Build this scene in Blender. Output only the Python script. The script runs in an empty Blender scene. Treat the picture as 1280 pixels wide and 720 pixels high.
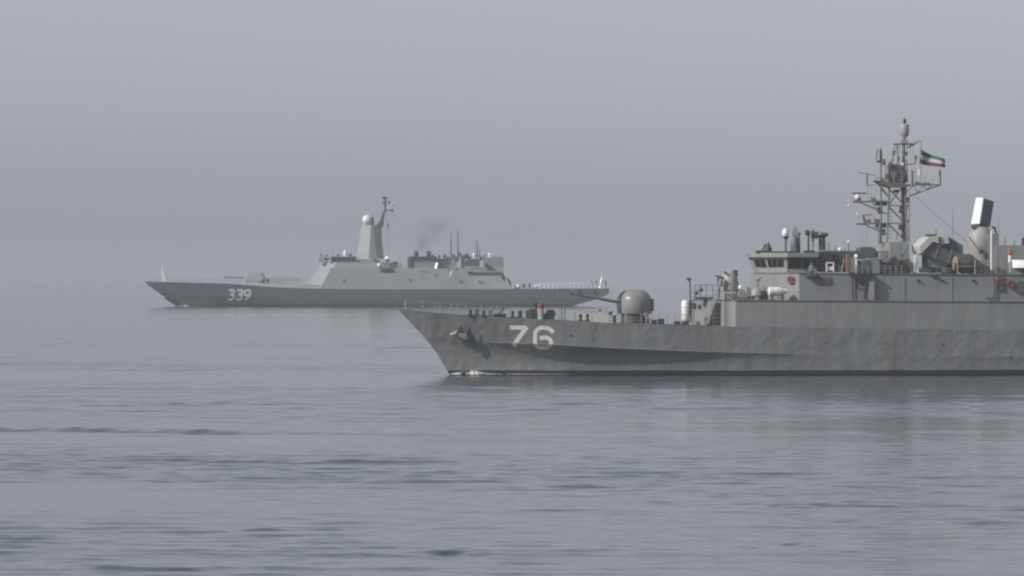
import bpy, math, random
import numpy as np
from mathutils import Vector, Matrix

R = math.radians
random.seed(7)
SC = bpy.context.scene
COL = SC.collection

# ------------------------------------------------------------------ camera, sky, sun, exposure
FPX = 9150.0            # focal length in pixels of the 1280 px wide photograph
EYE_Y = 334.0           # picture row of the camera's own level
CAM_H = 8.65
EARTH = 6.371e6
cam_d = bpy.data.cameras.new('camera')
cam = bpy.data.objects.new('camera', cam_d)
COL.objects.link(cam)
cam.location = (0, 0, CAM_H)
cam.rotation_euler = (R(90), 0, 0)
cam_d.sensor_width = 36.0
cam_d.lens = 36.0 * FPX / 1280.0
cam_d.shift_y = -(360 - EYE_Y) / 1280.0
cam_d.clip_start = 1.0
cam_d.clip_end = 60000.0
SC.camera = cam

SUN_EL, SUN_AZ = R(33.5), R(209)       # azimuth counter-clockwise from +X: left of and behind the camera
to_sun = Vector((math.cos(SUN_EL) * math.cos(SUN_AZ), math.cos(SUN_EL) * math.sin(SUN_AZ), math.sin(SUN_EL)))
world = bpy.data.worlds.new('World')
SC.world = world
world.use_nodes = True
wn = world.node_tree
bg = wn.nodes['Background']
sky = wn.nodes.new('ShaderNodeTexSky')
sky.sky_type = 'NISHITA'
sky.sun_disc = False
sky.sun_elevation = SUN_EL
sky.sun_rotation = math.atan2(to_sun.x, to_sun.y)
sky.air_density = 2.0
sky.dust_density = 0.7
sky.ozone_density = 1.0
hsv = wn.nodes.new('ShaderNodeHueSaturation')
hsv.inputs['Saturation'].default_value = 0.14
wn.links.new(sky.outputs[0], hsv.inputs['Color'])
tint = wn.nodes.new('ShaderNodeVectorMath'); tint.operation = 'MULTIPLY'; tint.inputs[1].default_value = (0.925, 1.0, 1.145)
wn.links.new(hsv.outputs[0], tint.inputs[0])
wn.links.new(tint.outputs[0], bg.inputs['Color'])
bg.inputs['Strength'].default_value = 0.0735

sun_d = bpy.data.lights.new('sun', 'SUN')
sun_d.energy = 3.5
sun_d.angle = R(1.2)
sun_d.color = (1.0, 0.94, 0.87)
sun = bpy.data.objects.new('sun', sun_d)
COL.objects.link(sun)
sun.rotation_euler = to_sun.to_track_quat('Z', 'Y').to_euler()

SC.view_settings.view_transform = 'Standard'
SC.view_settings.look = 'None'
SC.view_settings.gamma = 1.0
SC.view_settings.use_curve_mapping = False
SC.view_settings.exposure = 0.0
SC.render.engine = 'CYCLES'
SC.cycles.use_denoising = True
SC.cycles.max_bounces = 6
SC.cycles.volume_bounces = 0
SC.cycles.filter_width = 2.2
HAZE_DENSITY = 0.00018

# ------------------------------------------------------------------ materials
def new_mat(name):
    m = bpy.data.materials.new(name)
    m.use_nodes = True
    return m, m.node_tree, m.node_tree.nodes['Principled BSDF']

def nd(nt, t, **kw):
    n = nt.nodes.new(t)
    for k, v in kw.items():
        setattr(n, k, v)
    return n

def paint(name, col, rough=0.55, var=0.10, streak=0.10, scale=0.8, bump=0.0, metallic=0.0):
    """Weathered paint: broad patches, vertical run-off streaks, a little unevenness of the plate."""
    m, nt, p = new_mat(name)
    L = nt.links.new
    tc = nd(nt, 'ShaderNodeTexCoord')
    n1 = nd(nt, 'ShaderNodeTexNoise'); n1.inputs['Scale'].default_value = scale; n1.inputs['Detail'].default_value = 6
    L(tc.outputs['Object'], n1.inputs['Vector'])
    mp = nd(nt, 'ShaderNodeMapping'); mp.inputs['Scale'].default_value = (2.6, 2.6, 0.22)
    L(tc.outputs['Object'], mp.inputs['Vector'])
    n2 = nd(nt, 'ShaderNodeTexNoise'); n2.inputs['Scale'].default_value = 1.0; n2.inputs['Detail'].default_value = 4
    L(mp.outputs[0], n2.inputs['Vector'])
    def rng(src, a):
        r = nd(nt, 'ShaderNodeMapRange')
        r.inputs['From Min'].default_value = 0.3; r.inputs['From Max'].default_value = 0.7
        r.inputs['To Min'].default_value = 1 - a; r.inputs['To Max'].default_value = 1 + a
        L(src, r.inputs['Value']); return r.outputs[0]
    mul = nd(nt, 'ShaderNodeMath', operation='MULTIPLY')
    L(rng(n1.outputs[0], var), mul.inputs[0]); L(rng(n2.outputs[0], streak), mul.inputs[1])
    vm = nd(nt, 'ShaderNodeVectorMath', operation='SCALE')
    vm.inputs[0].default_value = col
    L(mul.outputs[0], vm.inputs['Scale'])
    L(vm.outputs[0], p.inputs['Base Color'])
    p.inputs['Roughness'].default_value = rough
    p.inputs['Metallic'].default_value = metallic
    if bump:
        b = nd(nt, 'ShaderNodeBump'); b.inputs['Strength'].default_value = 1.0; b.inputs['Distance'].default_value = bump
        L(n1.outputs[0], b.inputs['Height']); L(b.outputs[0], p.inputs['Normal'])
    return m

def hull_paint(name, col, boot, boot_z, rust=0.35, dent=0.05):
    m, nt, p = new_mat(name)
    L = nt.links.new
    tc = nd(nt, 'ShaderNodeTexCoord')
    sep = nd(nt, 'ShaderNodeSeparateXYZ'); L(tc.outputs['Object'], sep.inputs[0])
    def noise(sc, detail, rot=None):
        mp = nd(nt, 'ShaderNodeMapping'); mp.inputs['Scale'].default_value = sc
        L(tc.outputs['Object'], mp.inputs['Vector'])
        n = nd(nt, 'ShaderNodeTexNoise'); n.inputs['Scale'].default_value = 1.0; n.inputs['Detail'].default_value = detail
        L(mp.outputs[0], n.inputs['Vector']); return n.outputs[0]
    def rng(src, a, b, lo=0.3, hi=0.7):
        r = nd(nt, 'ShaderNodeMapRange')
        r.inputs['From Min'].default_value = lo; r.inputs['From Max'].default_value = hi
        r.inputs['To Min'].default_value = a; r.inputs['To Max'].default_value = b
        L(src, r.inputs['Value']); return r.outputs[0]
    def mathn(op, a, b):
        n = nd(nt, 'ShaderNodeMath', operation=op)
        for i, v in enumerate((a, b)):
            if isinstance(v, (int, float)): n.inputs[i].default_value = v
            else: L(v, n.inputs[i])
        return n.outputs[0]
    f = mathn('MULTIPLY', rng(noise((0.35, 0.3, 0.6), 6), 0.9, 1.1), rng(noise((1.7, 0.3, 0.14), 5), 0.9, 1.09))
    vm = nd(nt, 'ShaderNodeVectorMath', operation='SCALE'); vm.inputs[0].default_value = col
    L(f, vm.inputs['Scale'])
    # rust runs from scuppers and plate edges
    mx = nd(nt, 'ShaderNodeMix', data_type='RGBA')
    L(rng(noise((1.1, 0.3, 0.10), 6), 0.0, rust, 0.56, 0.80), mx.inputs['Factor'])
    L(vm.outputs[0], mx.inputs['A']); mx.inputs['B'].default_value = (0.19, 0.13, 0.10, 1)
    # boot topping
    wob = mathn('MULTIPLY_ADD', noise((0.5, 0.3, 0.5), 4), 0.12)
    z = mathn('ADD', sep.outputs['Z'], mathn('MULTIPLY', mathn('SUBTRACT', noise((0.7, 0.3, 0.5), 5), 0.5), 0.14))
    bt = mathn('LESS_THAN', z, boot_z)
    mb = nd(nt, 'ShaderNodeMix', data_type='RGBA')
    L(bt, mb.inputs['Factor']); L(mx.outputs['Result'], mb.inputs['A']); mb.inputs['B'].default_value = (*boot, 1)
    L(mb.outputs['Result'], p.inputs['Base Color'])
    p.inputs['Roughness'].default_value = 0.5
    # plates dished between the frames
    wv = nd(nt, 'ShaderNodeMath', operation='SINE')
    L(mathn('MULTIPLY', sep.outputs['X'], 2 * math.pi / 2.05), wv.inputs[0])
    h = mathn('ADD', mathn('MULTIPLY', wv.outputs[0], 0.10), mathn('ADD', mathn('MULTIPLY', noise((0.8, 0.4, 0.9), 3), 1.0), mathn('MULTIPLY', noise((2.0, 0.5, 1.6), 2), 0.45)))
    b = nd(nt, 'ShaderNodeBump'); b.inputs['Strength'].default_value = 1.0; b.inputs['Distance'].default_value = dent
    L(h, b.inputs['Height']); L(b.outputs[0], p.inputs['Normal'])
    return m

def simple(name, col, rough=0.5, metallic=0.0, spec=0.5):
    return paint(name, col, rough, 0.06, 0.04, 3.0, 0, metallic)

M = {}
M['hull'] = hull_paint('navy_grey_hull', (0.207, 0.214, 0.216), (0.018, 0.018, 0.02), 0.36, 0.6, 0.085)
M['grey'] = paint('navy_grey_paint', (0.252, 0.259, 0.259), 0.5, 0.07, 0.08, 0.5, 0.02)
M['pale'] = paint('pale_grey_paint', (0.34, 0.335, 0.32), 0.5, 0.08, 0.07)
M['deck'] = paint('deck_grey_paint', (0.11, 0.115, 0.11), 0.8, 0.2, 0.05)
M['light'] = simple('sunlit_grey_paint', (0.58, 0.57, 0.55), 0.45)
M['bare'] = simple('dull_mast_paint', (0.172, 0.163, 0.155), 0.55)
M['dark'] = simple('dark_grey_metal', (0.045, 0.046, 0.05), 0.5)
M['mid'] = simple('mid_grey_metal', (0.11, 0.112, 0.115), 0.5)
M['black'] = simple('black_rubber', (0.012, 0.012, 0.013), 0.6)
M['white'] = simple('white_paint', (0.88, 0.87, 0.85), 0.22)
M['number'] = paint('white_number_paint', (0.84, 0.83, 0.80), 0.55, 0.04, 0.06)
M['red'] = simple('red_paint', (0.17, 0.05, 0.055), 0.7)
M['orange'] = simple('orange_paint', (0.30, 0.13, 0.09), 0.7)
M['tan'] = simple('tan_canvas', (0.33, 0.24, 0.16), 0.9)
M['brown'] = simple('brown_varnish', (0.15, 0.105, 0.08), 0.5)
M['olive'] = paint('olive_canvas', (0.075, 0.085, 0.06), 0.9, 0.3, 0.2, 1.5, 0.06)
M['skin'] = simple('skin', (0.36, 0.2, 0.13), 0.6)
M['hair'] = simple('black_hair', (0.015, 0.012, 0.01), 0.6)
M['khaki_pale'] = simple('pale_uniform_cloth', (0.50, 0.52, 0.52), 0.9)
M['blue_cloth'] = simple('blue_uniform_cloth', (0.22, 0.27, 0.37), 0.9)
M['navy_cloth'] = simple('navy_uniform_cloth', (0.03, 0.035, 0.06), 0.9)
M['flag_green'] = simple('green_flag_cloth', (0.025, 0.10, 0.085), 0.8)  # flag cloths darkened: the flag's shaded side is put into their colour
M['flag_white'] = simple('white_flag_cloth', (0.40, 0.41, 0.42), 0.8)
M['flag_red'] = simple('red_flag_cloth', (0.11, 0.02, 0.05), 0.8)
M['far_hull'] = hull_paint('green_grey_hull', (0.092, 0.114, 0.122), (0.015, 0.016, 0.018), 0.45, 0.12, 0.04)
M['far_grey'] = paint('green_grey_paint', (0.30, 0.33, 0.32), 0.5, 0.05, 0.05, 0.3)
M['far_deck'] = paint('green_grey_deck', (0.12, 0.135, 0.13), 0.8, 0.1, 0.04)
m, nt, p = new_mat('bridge_glass')
p.inputs['Base Color'].default_value = (0.012, 0.015, 0.018, 1); p.inputs['Roughness'].default_value = 0.08
M['glass'] = m
m, nt, p = new_mat('sea_foam')
tc = nd(nt, 'ShaderNodeTexCoord'); nz = nd(nt, 'ShaderNodeTexNoise'); nz.inputs['Scale'].default_value = 0.9; nz.inputs['Detail'].default_value = 5
nt.links.new(tc.outputs['Object'], nz.inputs['Vector'])
rp = nd(nt, 'ShaderNodeMapRange'); rp.inputs['From Min'].default_value = 0.30; rp.inputs['From Max'].default_value = 0.58
nt.links.new(nz.outputs[0], rp.inputs['Value']); nt.links.new(rp.outputs[0], p.inputs['Alpha'])
p.inputs['Base Color'].default_value = (0.62, 0.63, 0.62, 1); p.inputs['Roughness'].default_value = 0.8
M['foam'] = m

# ------------------------------------------------------------------ mesh helpers
class MB:
    def __init__(s): s.v = []; s.f = []; s.m = []
    def add(s, vs, fs, mi=0):
        o = len(s.v); s.v += [tuple(v) for v in vs]
        s.f += [tuple(i + o for i in f) for f in fs]; s.m += [mi] * len(fs); return s
    def box(s, c, d, rz=0.0, ry=0.0, rx=0.0, mi=0):
        mt = Matrix.Rotation(rz, 3, 'Z') @ Matrix.Rotation(ry, 3, 'Y') @ Matrix.Rotation(rx, 3, 'X')
        vs = [Vector(c) + mt @ Vector((sx * d[0] / 2, sy * d[1] / 2, sz * d[2] / 2)) for sx in (-1, 1) for sy in (-1, 1) for sz in (-1, 1)]
        return s.add(vs, [(0, 1, 3, 2), (4, 6, 7, 5), (0, 4, 5, 1), (2, 3, 7, 6), (0, 2, 6, 4), (1, 5, 7, 3)], mi)
    def tube(s, a, b, r, r2=None, n=8, mi=0):
        a, b = Vector(a), Vector(b); r2 = r if r2 is None else r2
        d = b - a
        if d.length < 1e-6: return s
        q = d.to_track_quat('Z', 'Y').to_matrix()
        vs = [a + q @ Vector((r * math.cos(t), r * math.sin(t), 0)) for t in [2 * math.pi * i / n for i in range(n)]]
        vs += [b + q @ Vector((r2 * math.cos(t), r2 * math.sin(t), 0)) for t in [2 * math.pi * i / n for i in range(n)]]
        fs = [(i, (i + 1) % n, n + (i + 1) % n, n + i) for i in range(n)] + [tuple(range(n))[::-1], tuple(range(n, 2 * n))]
        return s.add(vs, fs, mi)
    def path(s, pts, r, n=6):
        for a, b in zip(pts, pts[1:]): s.tube(a, b, r, n=n)
        return s
    def lathe(s, c, prof, n=24, axis='Z', sx=1.0, sy=1.0, mi=0):
        """prof: list of (radius, height) from bottom to top about an axis through c."""
        c = Vector(c); vs = []
        for r, h in prof:
            for i in range(n):
                t = 2 * math.pi * i / n
                x, y = r * math.cos(t) * sx, r * math.sin(t) * sy
                vs.append(c + (Vector((x, y, h)) if axis == 'Z' else Vector((h, x, y)) if axis == 'X' else Vector((y, h, x))))
        k = len(prof)
        fs = [(j * n + i, j * n + (i + 1) % n, (j + 1) * n + (i + 1) % n, (j + 1) * n + i) for j in range(k - 1) for i in range(n)]
        fs += [tuple(range(n))[::-1], tuple(range((k - 1) * n, k * n))]
        return s.add(vs, fs, mi)
    def ball(s, c, r, n=16, sx=1, sy=1, sz=1, mi=0):
        k = n // 2
        prof = [(max(r * math.sin(math.pi * j / k), 1e-4), -r * sz * math.cos(math.pi * j / k)) for j in range(k + 1)]
        return s.lathe(c, prof, n, 'Z', sx, sy, mi)
    def torus(s, c, R0, r, axis='Y', n=24, k=8, mi=0, tilt=0.0):
        c = Vector(c); vs = []
        rot = Matrix.Rotation(tilt, 3, 'Z')
        for i in range(n):
            t = 2 * math.pi * i / n
            for j in range(k):
                u = 2 * math.pi * j / k
                a, b, h = (R0 + r * math.cos(u)) * math.cos(t), (R0 + r * math.cos(u)) * math.sin(t), r * math.sin(u)
                w = Vector((a, h, b)) if axis == 'Y' else Vector((h, a, b)) if axis == 'X' else Vector((a, b, h))
                vs.append(c + rot @ w)
        fs = [(i * k + j, ((i + 1) % n) * k + j, ((i + 1) % n) * k + (j + 1) % k, i * k + (j + 1) % k) for i in range(n) for j in range(k)]
        return s.add(vs, fs, mi)
    def loft(s, rings, cap=True, mi=0):
        n = len(rings[0]); vs = [p for r in rings for p in r]
        fs = [(j * n + i, j * n + (i + 1) % n, (j + 1) * n + (i + 1) % n, (j + 1) * n + i) for j in range(len(rings) - 1) for i in range(n)]
        if cap: fs += [tuple(range(n))[::-1], tuple(range((len(rings) - 1) * n, len(rings) * n))]
        return s.add(vs, fs, mi)
    def sheet(s, rows, mi=0):
        n = len(rows[0]); vs = [p for r in rows for p in r]
        return s.add(vs, [(j * n + i, j * n + i + 1, (j + 1) * n + i + 1, (j + 1) * n + i) for j in range(len(rows) - 1) for i in range(n - 1)], mi)
    def profile(s, pts, y0, y1, mi=0):
        """(x, z) outline pushed sideways from y0 to y1"""
        return s.loft([[(x, y0, z) for x, z in pts], [(x, y1, z) for x, z in pts]], True, mi)
    def plan(s, lo, hi, z0, z1, mi=0):
        """block with a plan outline at the bottom and one at the top; z may be a function of x"""
        g = lambda z, x: z(x) if callable(z) else z
        return s.loft([[(x, y, g(z0, x)) for x, y in lo], [(x, y, g(z1, x)) for x, y in hi]], True, mi)
    def panel(s, quad, u0, u1, v0, v1, off=0.015, thick=0.03, mi=0):
        """thin plate on a wall given by corners bottom-a, bottom-b, top-b, top-a"""
        A, B, C, D = [Vector(q) for q in quad]
        nrm = (B - A).cross(D - A).normalized()
        pt = lambda u, v: (A * (1 - u) + B * u) * (1 - v) + (D * (1 - u) + C * u) * v
        o = [pt(u0, v0), pt(u1, v0), pt(u1, v1), pt(u0, v1)]
        vs = [q + nrm * (off - thick) for q in o] + [q + nrm * off for q in o]
        return s.add(vs, [(3, 2, 1, 0), (4, 5, 6, 7), (0, 1, 5, 4), (1, 2, 6, 5), (2, 3, 7, 6), (3, 0, 4, 7)], mi)
    def pieces(s, gap=0.04):
        par = list(range(len(s.v)))
        def find(i):
            while par[i] != i: par[i] = par[par[i]]; i = par[i]
            return i
        for f in s.f:
            for i in f[1:]: par[find(i)] = find(f[0])
        isl = {}
        for f, m_ in zip(s.f, s.m): isl.setdefault(find(f[0]), []).append((f, m_))
        grp = []
        for fs in isl.values():
            ids = {i for f, _ in fs for i in f}
            lo = [min(s.v[i][k] for i in ids) - gap for k in range(3)]; hi = [max(s.v[i][k] for i in ids) + gap for k in range(3)]
            grp.append([lo, hi, fs])
        k = 0
        while k < len(grp):
            j = k + 1; hit = False
            while j < len(grp):
                a, b = grp[k], grp[j]
                if all(a[0][q] <= b[1][q] and b[0][q] <= a[1][q] for q in range(3)):
                    grp[k] = [[min(x, y) for x, y in zip(a[0], b[0])], [max(x, y) for x, y in zip(a[1], b[1])], a[2] + b[2]]
                    grp.pop(j); hit = True
                else: j += 1
            if not hit: k += 1
        out = []
        for lo, hi, fs in grp:
            mb = MB(); mp_ = {}
            for f, m_ in fs:
                for i in f:
                    if i not in mp_: mp_[i] = len(mb.v); mb.v.append(s.v[i])
                mb.f.append(tuple(mp_[i] for i in f)); mb.m.append(m_)
            out.append(mb)
        return out
    def build_each(s, name, mats, parent=None, **kw):
        return [p_.build(name, mats, parent, **kw) for p_ in s.pieces()]
    def build(s, name, mats, parent=None, smooth=True, angle=40, label=None):
        me = bpy.data.meshes.new(name)
        me.from_pydata(s.v, [], s.f)
        for mm in (mats if isinstance(mats, (list, tuple)) else [mats]): me.materials.append(mm)
        me.polygons.foreach_set('material_index', s.m)
        import bmesh
        bm = bmesh.new(); bm.from_mesh(me)
        bmesh.ops.recalc_face_normals(bm, faces=bm.faces)
        bm.to_mesh(me); bm.free()
        if smooth:
            me.shade_smooth(); me.set_sharp_from_angle(angle=R(angle))
        me.update()
        o = bpy.data.objects.new(name, me); COL.objects.link(o)
        if parent: o.parent = parent
        if label: o['label'] = label
        return o

def tag(o, label, cat=None, group=None, kind=None):
    o['label'] = label
    if cat: o['category'] = cat
    if group: o['group'] = group
    if kind: o['kind'] = kind
    return o

def empty(name, loc, rz=0.0):
    o = bpy.data.objects.new(name, None); COL.objects.link(o)
    o.location = loc; o.rotation_euler = (0, 0, rz); o.empty_display_size = 2
    return o

def lerp_table(tab):
    xs, ys = [t[0] for t in tab], [t[1] for t in tab]
    return lambda x: float(np.interp(x, xs, ys))

def smooth_table(tab):
    """monotone-ish cubic through the table"""
    xs, ys = np.array([t[0] for t in tab], float), np.array([t[1] for t in tab], float)
    d = np.diff(ys) / np.diff(xs)
    mm = np.concatenate([[d[0]], (d[1:] + d[:-1]) / 2, [d[-1]]])
    def f(x):
        x = min(max(x, xs[0]), xs[-1])
        i = min(max(int(np.searchsorted(xs, x)) - 1, 0), len(xs) - 2)
        h = xs[i + 1] - xs[i]; t = (x - xs[i]) / h
        return float((2*t**3 - 3*t**2 + 1) * ys[i] + (t**3 - 2*t**2 + t) * h * mm[i] + (-2*t**3 + 3*t**2) * ys[i+1] + (t**3 - t**2) * h * mm[i+1])
    return f

class Ship:
    """Ship frame: x aft from the stem head, y to starboard (away from the camera), z up from the water."""
    def __init__(s, bow_px, dist, yaw):
        s.c, s.n = math.cos(yaw), math.sin(yaw)
        s.P = Vector(((bow_px - 640) / FPX * dist, dist, -dist * dist / (2 * EARTH)))
        s.yaw = yaw
    def S(s, px, y=0.0):
        k = (px - 640) / FPX
        return (k * (s.P.y + y * s.c) - s.P.x + y * s.n) / (s.c - k * s.n)
    def at(s, px, py, y=0.0):
        x = s.S(px, y)
        Y = s.P.y + x * s.n + y * s.c
        return Vector((x, y, CAM_H - (py - EYE_Y) / FPX * Y - s.P.z))
    def world(s, v):
        return Vector((s.P.x + v.x * s.c - v.y * s.n, s.P.y + v.x * s.n + v.y * s.c, s.P.z + v.z))

class Hull:
    """Lofted hull: zd deck edge, zk knuckle, both as functions of x; breadth tables measured aft of the stem at each level."""
    VB, VW, VK = 0.0, 0.22, 0.62
    def __init__(h, length, stem, zd, zk, bd, bk, bw, power=2.2, stern=None):
        h.L, h.stem, h.zd, h.zk, h.bd, h.bk, h.bw, h.p = length, stem, zd, zk, bd, bk, bw, power
        h.stern = stern or (lambda z: length)
    def z(h, v, x):
        if v <= h.VW: return -1.6 * (1 - v / h.VW)
        if v <= h.VK: return h.zk(x) * (v - h.VW) / (h.VK - h.VW)
        return h.zk(x) + (h.zd(x) - h.zk(x)) * (v - h.VK) / (1 - h.VK)
    def v_of(h, x, z):
        if z <= 0: return h.VW
        k = h.zk(x)
        if z <= k: return h.VW + (h.VK - h.VW) * z / k
        return min(1.0, h.VK + (1 - h.VK) * (z - k) / (h.zd(x) - k))
    def breadth(h, v, x, zs):
        d = max(0.0, x - h.stem(zs))
        if v >= h.VK:
            t = (v - h.VK) / (1 - h.VK); return h.bk(d) * (1 - t) + h.bd(d) * t
        if v >= h.VW:
            t = ((v - h.VW) / (h.VK - h.VW)) ** h.p
            return h.bw(d) * (1 - t) + h.bk(d) * t
        return h.bw(d) * (0.8 + 0.2 * v / h.VW)
    def side(h, x, z):
        v = h.v_of(x, z)
        return h.breadth(v, x, z)
    def rows(h, nx=110):
        vs = [0, 0.12, 0.22] + [0.22 + 0.4 * i / 12 for i in range(1, 13)] + [0.621] + [0.62 + 0.38 * i / 5 for i in range(1, 6)]
        out = []
        for v in vs:
            z0 = h.z(v, 0.0)
            x0 = h.stem(z0); x0 = h.stem(h.z(v, x0)); x1 = h.stern(z0)
            row = []
            for i in range(nx + 1):
                u = i / nx; u = u ** 1.35
                x = x0 + (x1 - x0) * u
                z = h.z(v, x)
                d = x - x0
                b = h.breadth(v, x, z) if i else 0.03
                row.append((x, max(b, 0.03), z))
            out.append(row)
        return out
    def mesh(h):
        rows = h.rows(); mb = MB()
        for sgn in (-1, 1):
            mb.sheet([[(x, sgn * b, z) for x, b, z in r] for r in rows])
        # stem bar and transom
        mb.sheet([[(r[0][0], -r[0][1], r[0][2]), (r[0][0], r[0][1], r[0][2])] for r in rows])
        mb.sheet([[(r[-1][0], -r[-1][1], r[-1][2]), (r[-1][0], r[-1][1], r[-1][2])] for r in rows])
        return mb
    def deck(h, drop=0.02):
        top = h.rows()[-1]
        return MB().sheet([[(x, -(b - 0.015), z - drop) for x, b, z in top], [(x, 0, z - drop + 0.08) for x, b, z in top], [(x, b - 0.015, z - drop) for x, b, z in top]])

def on_hull(sh, h, px, py, off):
    y = -4.0
    for _ in range(12):
        q = sh.at(px, py, y); y = 0.5 * y + 0.5 * -(h.side(q.x, q.z) + off)
    q = sh.at(px, py, y); return Vector((q.x, -(h.side(q.x, q.z) + off), q.z))

def resample(pts, step):
    out = [Vector(pts[0])]
    for a, b in zip(pts, pts[1:]):
        a, b = Vector(a), Vector(b); k = max(1, int((b - a).length / step))
        out += [a + (b - a) * (i / k) for i in range(1, k + 1)]
    return out

def catmull(pts, k=6):
    P = [Vector(p) for p in pts]; out = []
    for i in range(len(P) - 1):
        a, b, c, d = P[max(i - 1, 0)], P[i], P[i + 1], P[min(i + 2, len(P) - 1)]
        for j in range(k):
            t = j / k
            out.append(0.5 * ((2 * b) + (c - a) * t + (2*a - 5*b + 4*c - d) * t*t + (3*b - a - 3*c + d) * t**3))
    out.append(P[-1]); return out

def stroke(mb, sh, h, pts, w, off, curved=False):
    """a painted stroke, w picture pixels wide at the photograph's scale, laid on the shell plating"""
    pts = catmull(pts) if curved else resample(pts, 1.5)
    rows = []
    for i, p in enumerate(pts):
        t = (pts[min(i + 1, len(pts) - 1)] - pts[max(i - 1, 0)]).normalized(); nn = Vector((-t.y, t.x))
        rows.append([on_hull(sh, h, *(p + nn * (w / 2) * q), off) for q in (-1, -0.5, 0, 0.5, 1)])
    mb.sheet(rows)

# ------------------------------------------------------------------ sea
def build_sea():
    fine = np.linspace(-0.10, 0.10, 640)
    out = np.array([0.105, 0.115, 0.13, 0.16, 0.21, 0.3, 0.42, 0.6])
    t = np.concatenate([-out[::-1], fine, out])
    d = [-300, -200, -120, -60, 0, 20, 40, 60, 80, 100, 120, 140, 160, 175]
    y = 185.0
    while y < 14000:
        d.append(y)
        y += 0.30 if y < 330 else 0.30 + (y - 330) * 0.0016 if y < 1000 else y * 0.0045 if y < 3500 else y * 0.03
    d = np.array(d)
    D, T = np.meshgrid(d, t, indexing='ij')
    X = T * np.maximum(D, 20.0); Y = D
    dd = np.gradient(d)[:, None]
    rng = np.random.default_rng(11)
    Z = np.zeros_like(X)
    lam = np.concatenate([np.exp(rng.uniform(np.log(0.9), np.log(4.5), 60)), np.exp(rng.uniform(np.log(4.5), np.log(16), 22)), np.exp(rng.uniform(np.log(18), np.log(60), 10))])
    for l in lam:
        th = R(80) + rng.normal(0, 0.5 if l < 4.5 else 0.35 if l < 16 else 0.2)
        k = 2 * np.pi / l
        steep = 0.0068 if l < 4.5 else 0.0042 if l < 16 else 0.0026
        fade = np.clip((l / np.maximum(dd, 1e-6) - 2.0) / 2.0, 0, 1)
        ph = k * (X * np.cos(th) + Y * np.sin(th)) + rng.uniform(0, 6.283)
        w = np.sin(ph)
        Z += fade * steep / k * (w + 0.25 * np.cos(2 * ph))
    # calmer and rougher patches
    pat = np.zeros_like(X)
    for i in range(9):
        th = R(90) + rng.normal(0, 0.35); k = 2 * np.pi / np.exp(rng.uniform(np.log(45), np.log(220)))
        pat += np.sin(k * (X * np.cos(th) * 2.0 + Y * np.sin(th)) + rng.uniform(0, 6.283))
    Z *= np.clip(0.95 + 0.22 * pat, 0.35, 1.75)
    # a few lone swell crests, long and low
    for px0, px1, py, a, wl in ((-60, 350, 539, .15, 8.5), (120, 345, 505.5, .09, 9.0), (350, 640, 541, .045, 6.0), (240, 620, 578, .03, 4.0), (220, 450, 662, .035, 2.6), (540, 610, 690, .04, 2.2), (950, 1040, 633, .03, 2.6), (960, 1010, 682, .04, 2.0), (1040, 1130, 628, .03, 2.4), (980, 1280, 540, .03, 5.0), (700, 900, 560, .022, 4.0), (80, 300, 712, .035, 2.2)):
        yc = FPX * CAM_H / (py - EYE_Y); xc = ((px0 + px1) / 2 - 640) / FPX * yc; wx = (px1 - px0) / 2 / FPX * yc
        bend = 0.35 * wl * np.sin((X - xc) / wx * 2.3 + px0)
        e = np.exp(-np.abs((X - xc) / wx) ** 4) * np.exp(-((Y - yc - bend) / (wl * .75)) ** 2)
        Z += a * e * np.cos(2 * np.pi * (Y - yc - bend) / wl - 1.2) * (1 + .28 * np.sin(X * 1.3 + Y * .5) + .2 * np.sin(X * 3.1 - Y * .7 + 1))
    Z *= np.clip((D - 100) / 90, 0, 1)
    Z -= (X * X + Y * Y) / (2 * EARTH)
    nr, nc = X.shape
    co = np.stack([X, Y, Z], -1).reshape(-1, 3).astype(np.float32)
    i = np.arange(nr * nc).reshape(nr, nc)
    q = np.stack([i[:-1, :-1], i[:-1, 1:], i[1:, 1:], i[1:, :-1]], -1).reshape(-1, 4).astype(np.int32)
    me = bpy.data.meshes.new('sea')
    me.vertices.add(len(co)); me.vertices.foreach_set('co', co.ravel())
    me.loops.add(q.size); me.loops.foreach_set('vertex_index', q.ravel())
    me.polygons.add(len(q)); me.polygons.foreach_set('loop_start', np.arange(0, q.size, 4, dtype=np.int32))
    me.update(calc_edges=True)
    me.shade_smooth()
    m, nt, p = new_mat('sea_water')
    L = nt.links.new
    p.inputs['Base Color'].default_value = (0.022, 0.034, 0.042, 1)
    p.inputs['Roughness'].default_value = 0.10
    p.inputs['IOR'].default_value = 1.333
    tc = nd(nt, 'ShaderNodeTexCoord')
    mp = nd(nt, 'ShaderNodeMapping'); mp.inputs['Scale'].default_value = (1.0, 1.0, 1.0)
    L(tc.outputs['Object'], mp.inputs['Vector'])
    n = nd(nt, 'ShaderNodeTexNoise'); n.inputs['Scale'].default_value = 1.6; n.inputs['Detail'].default_value = 4
    L(mp.outputs[0], n.inputs['Vector'])
    b = nd(nt, 'ShaderNodeBump'); b.inputs['Strength'].default_value = 1.0; b.inputs['Distance'].default_value = 0.03
    L(n.outputs[0], b.inputs['Height']); L(b.outputs[0], p.inputs['Normal'])
    me.materials.append(m)
    o = bpy.data.objects.new('sea', me); COL.objects.link(o)
    tag(o, 'calm grey sea with long low ripples', kind='structure')
build_sea()

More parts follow.
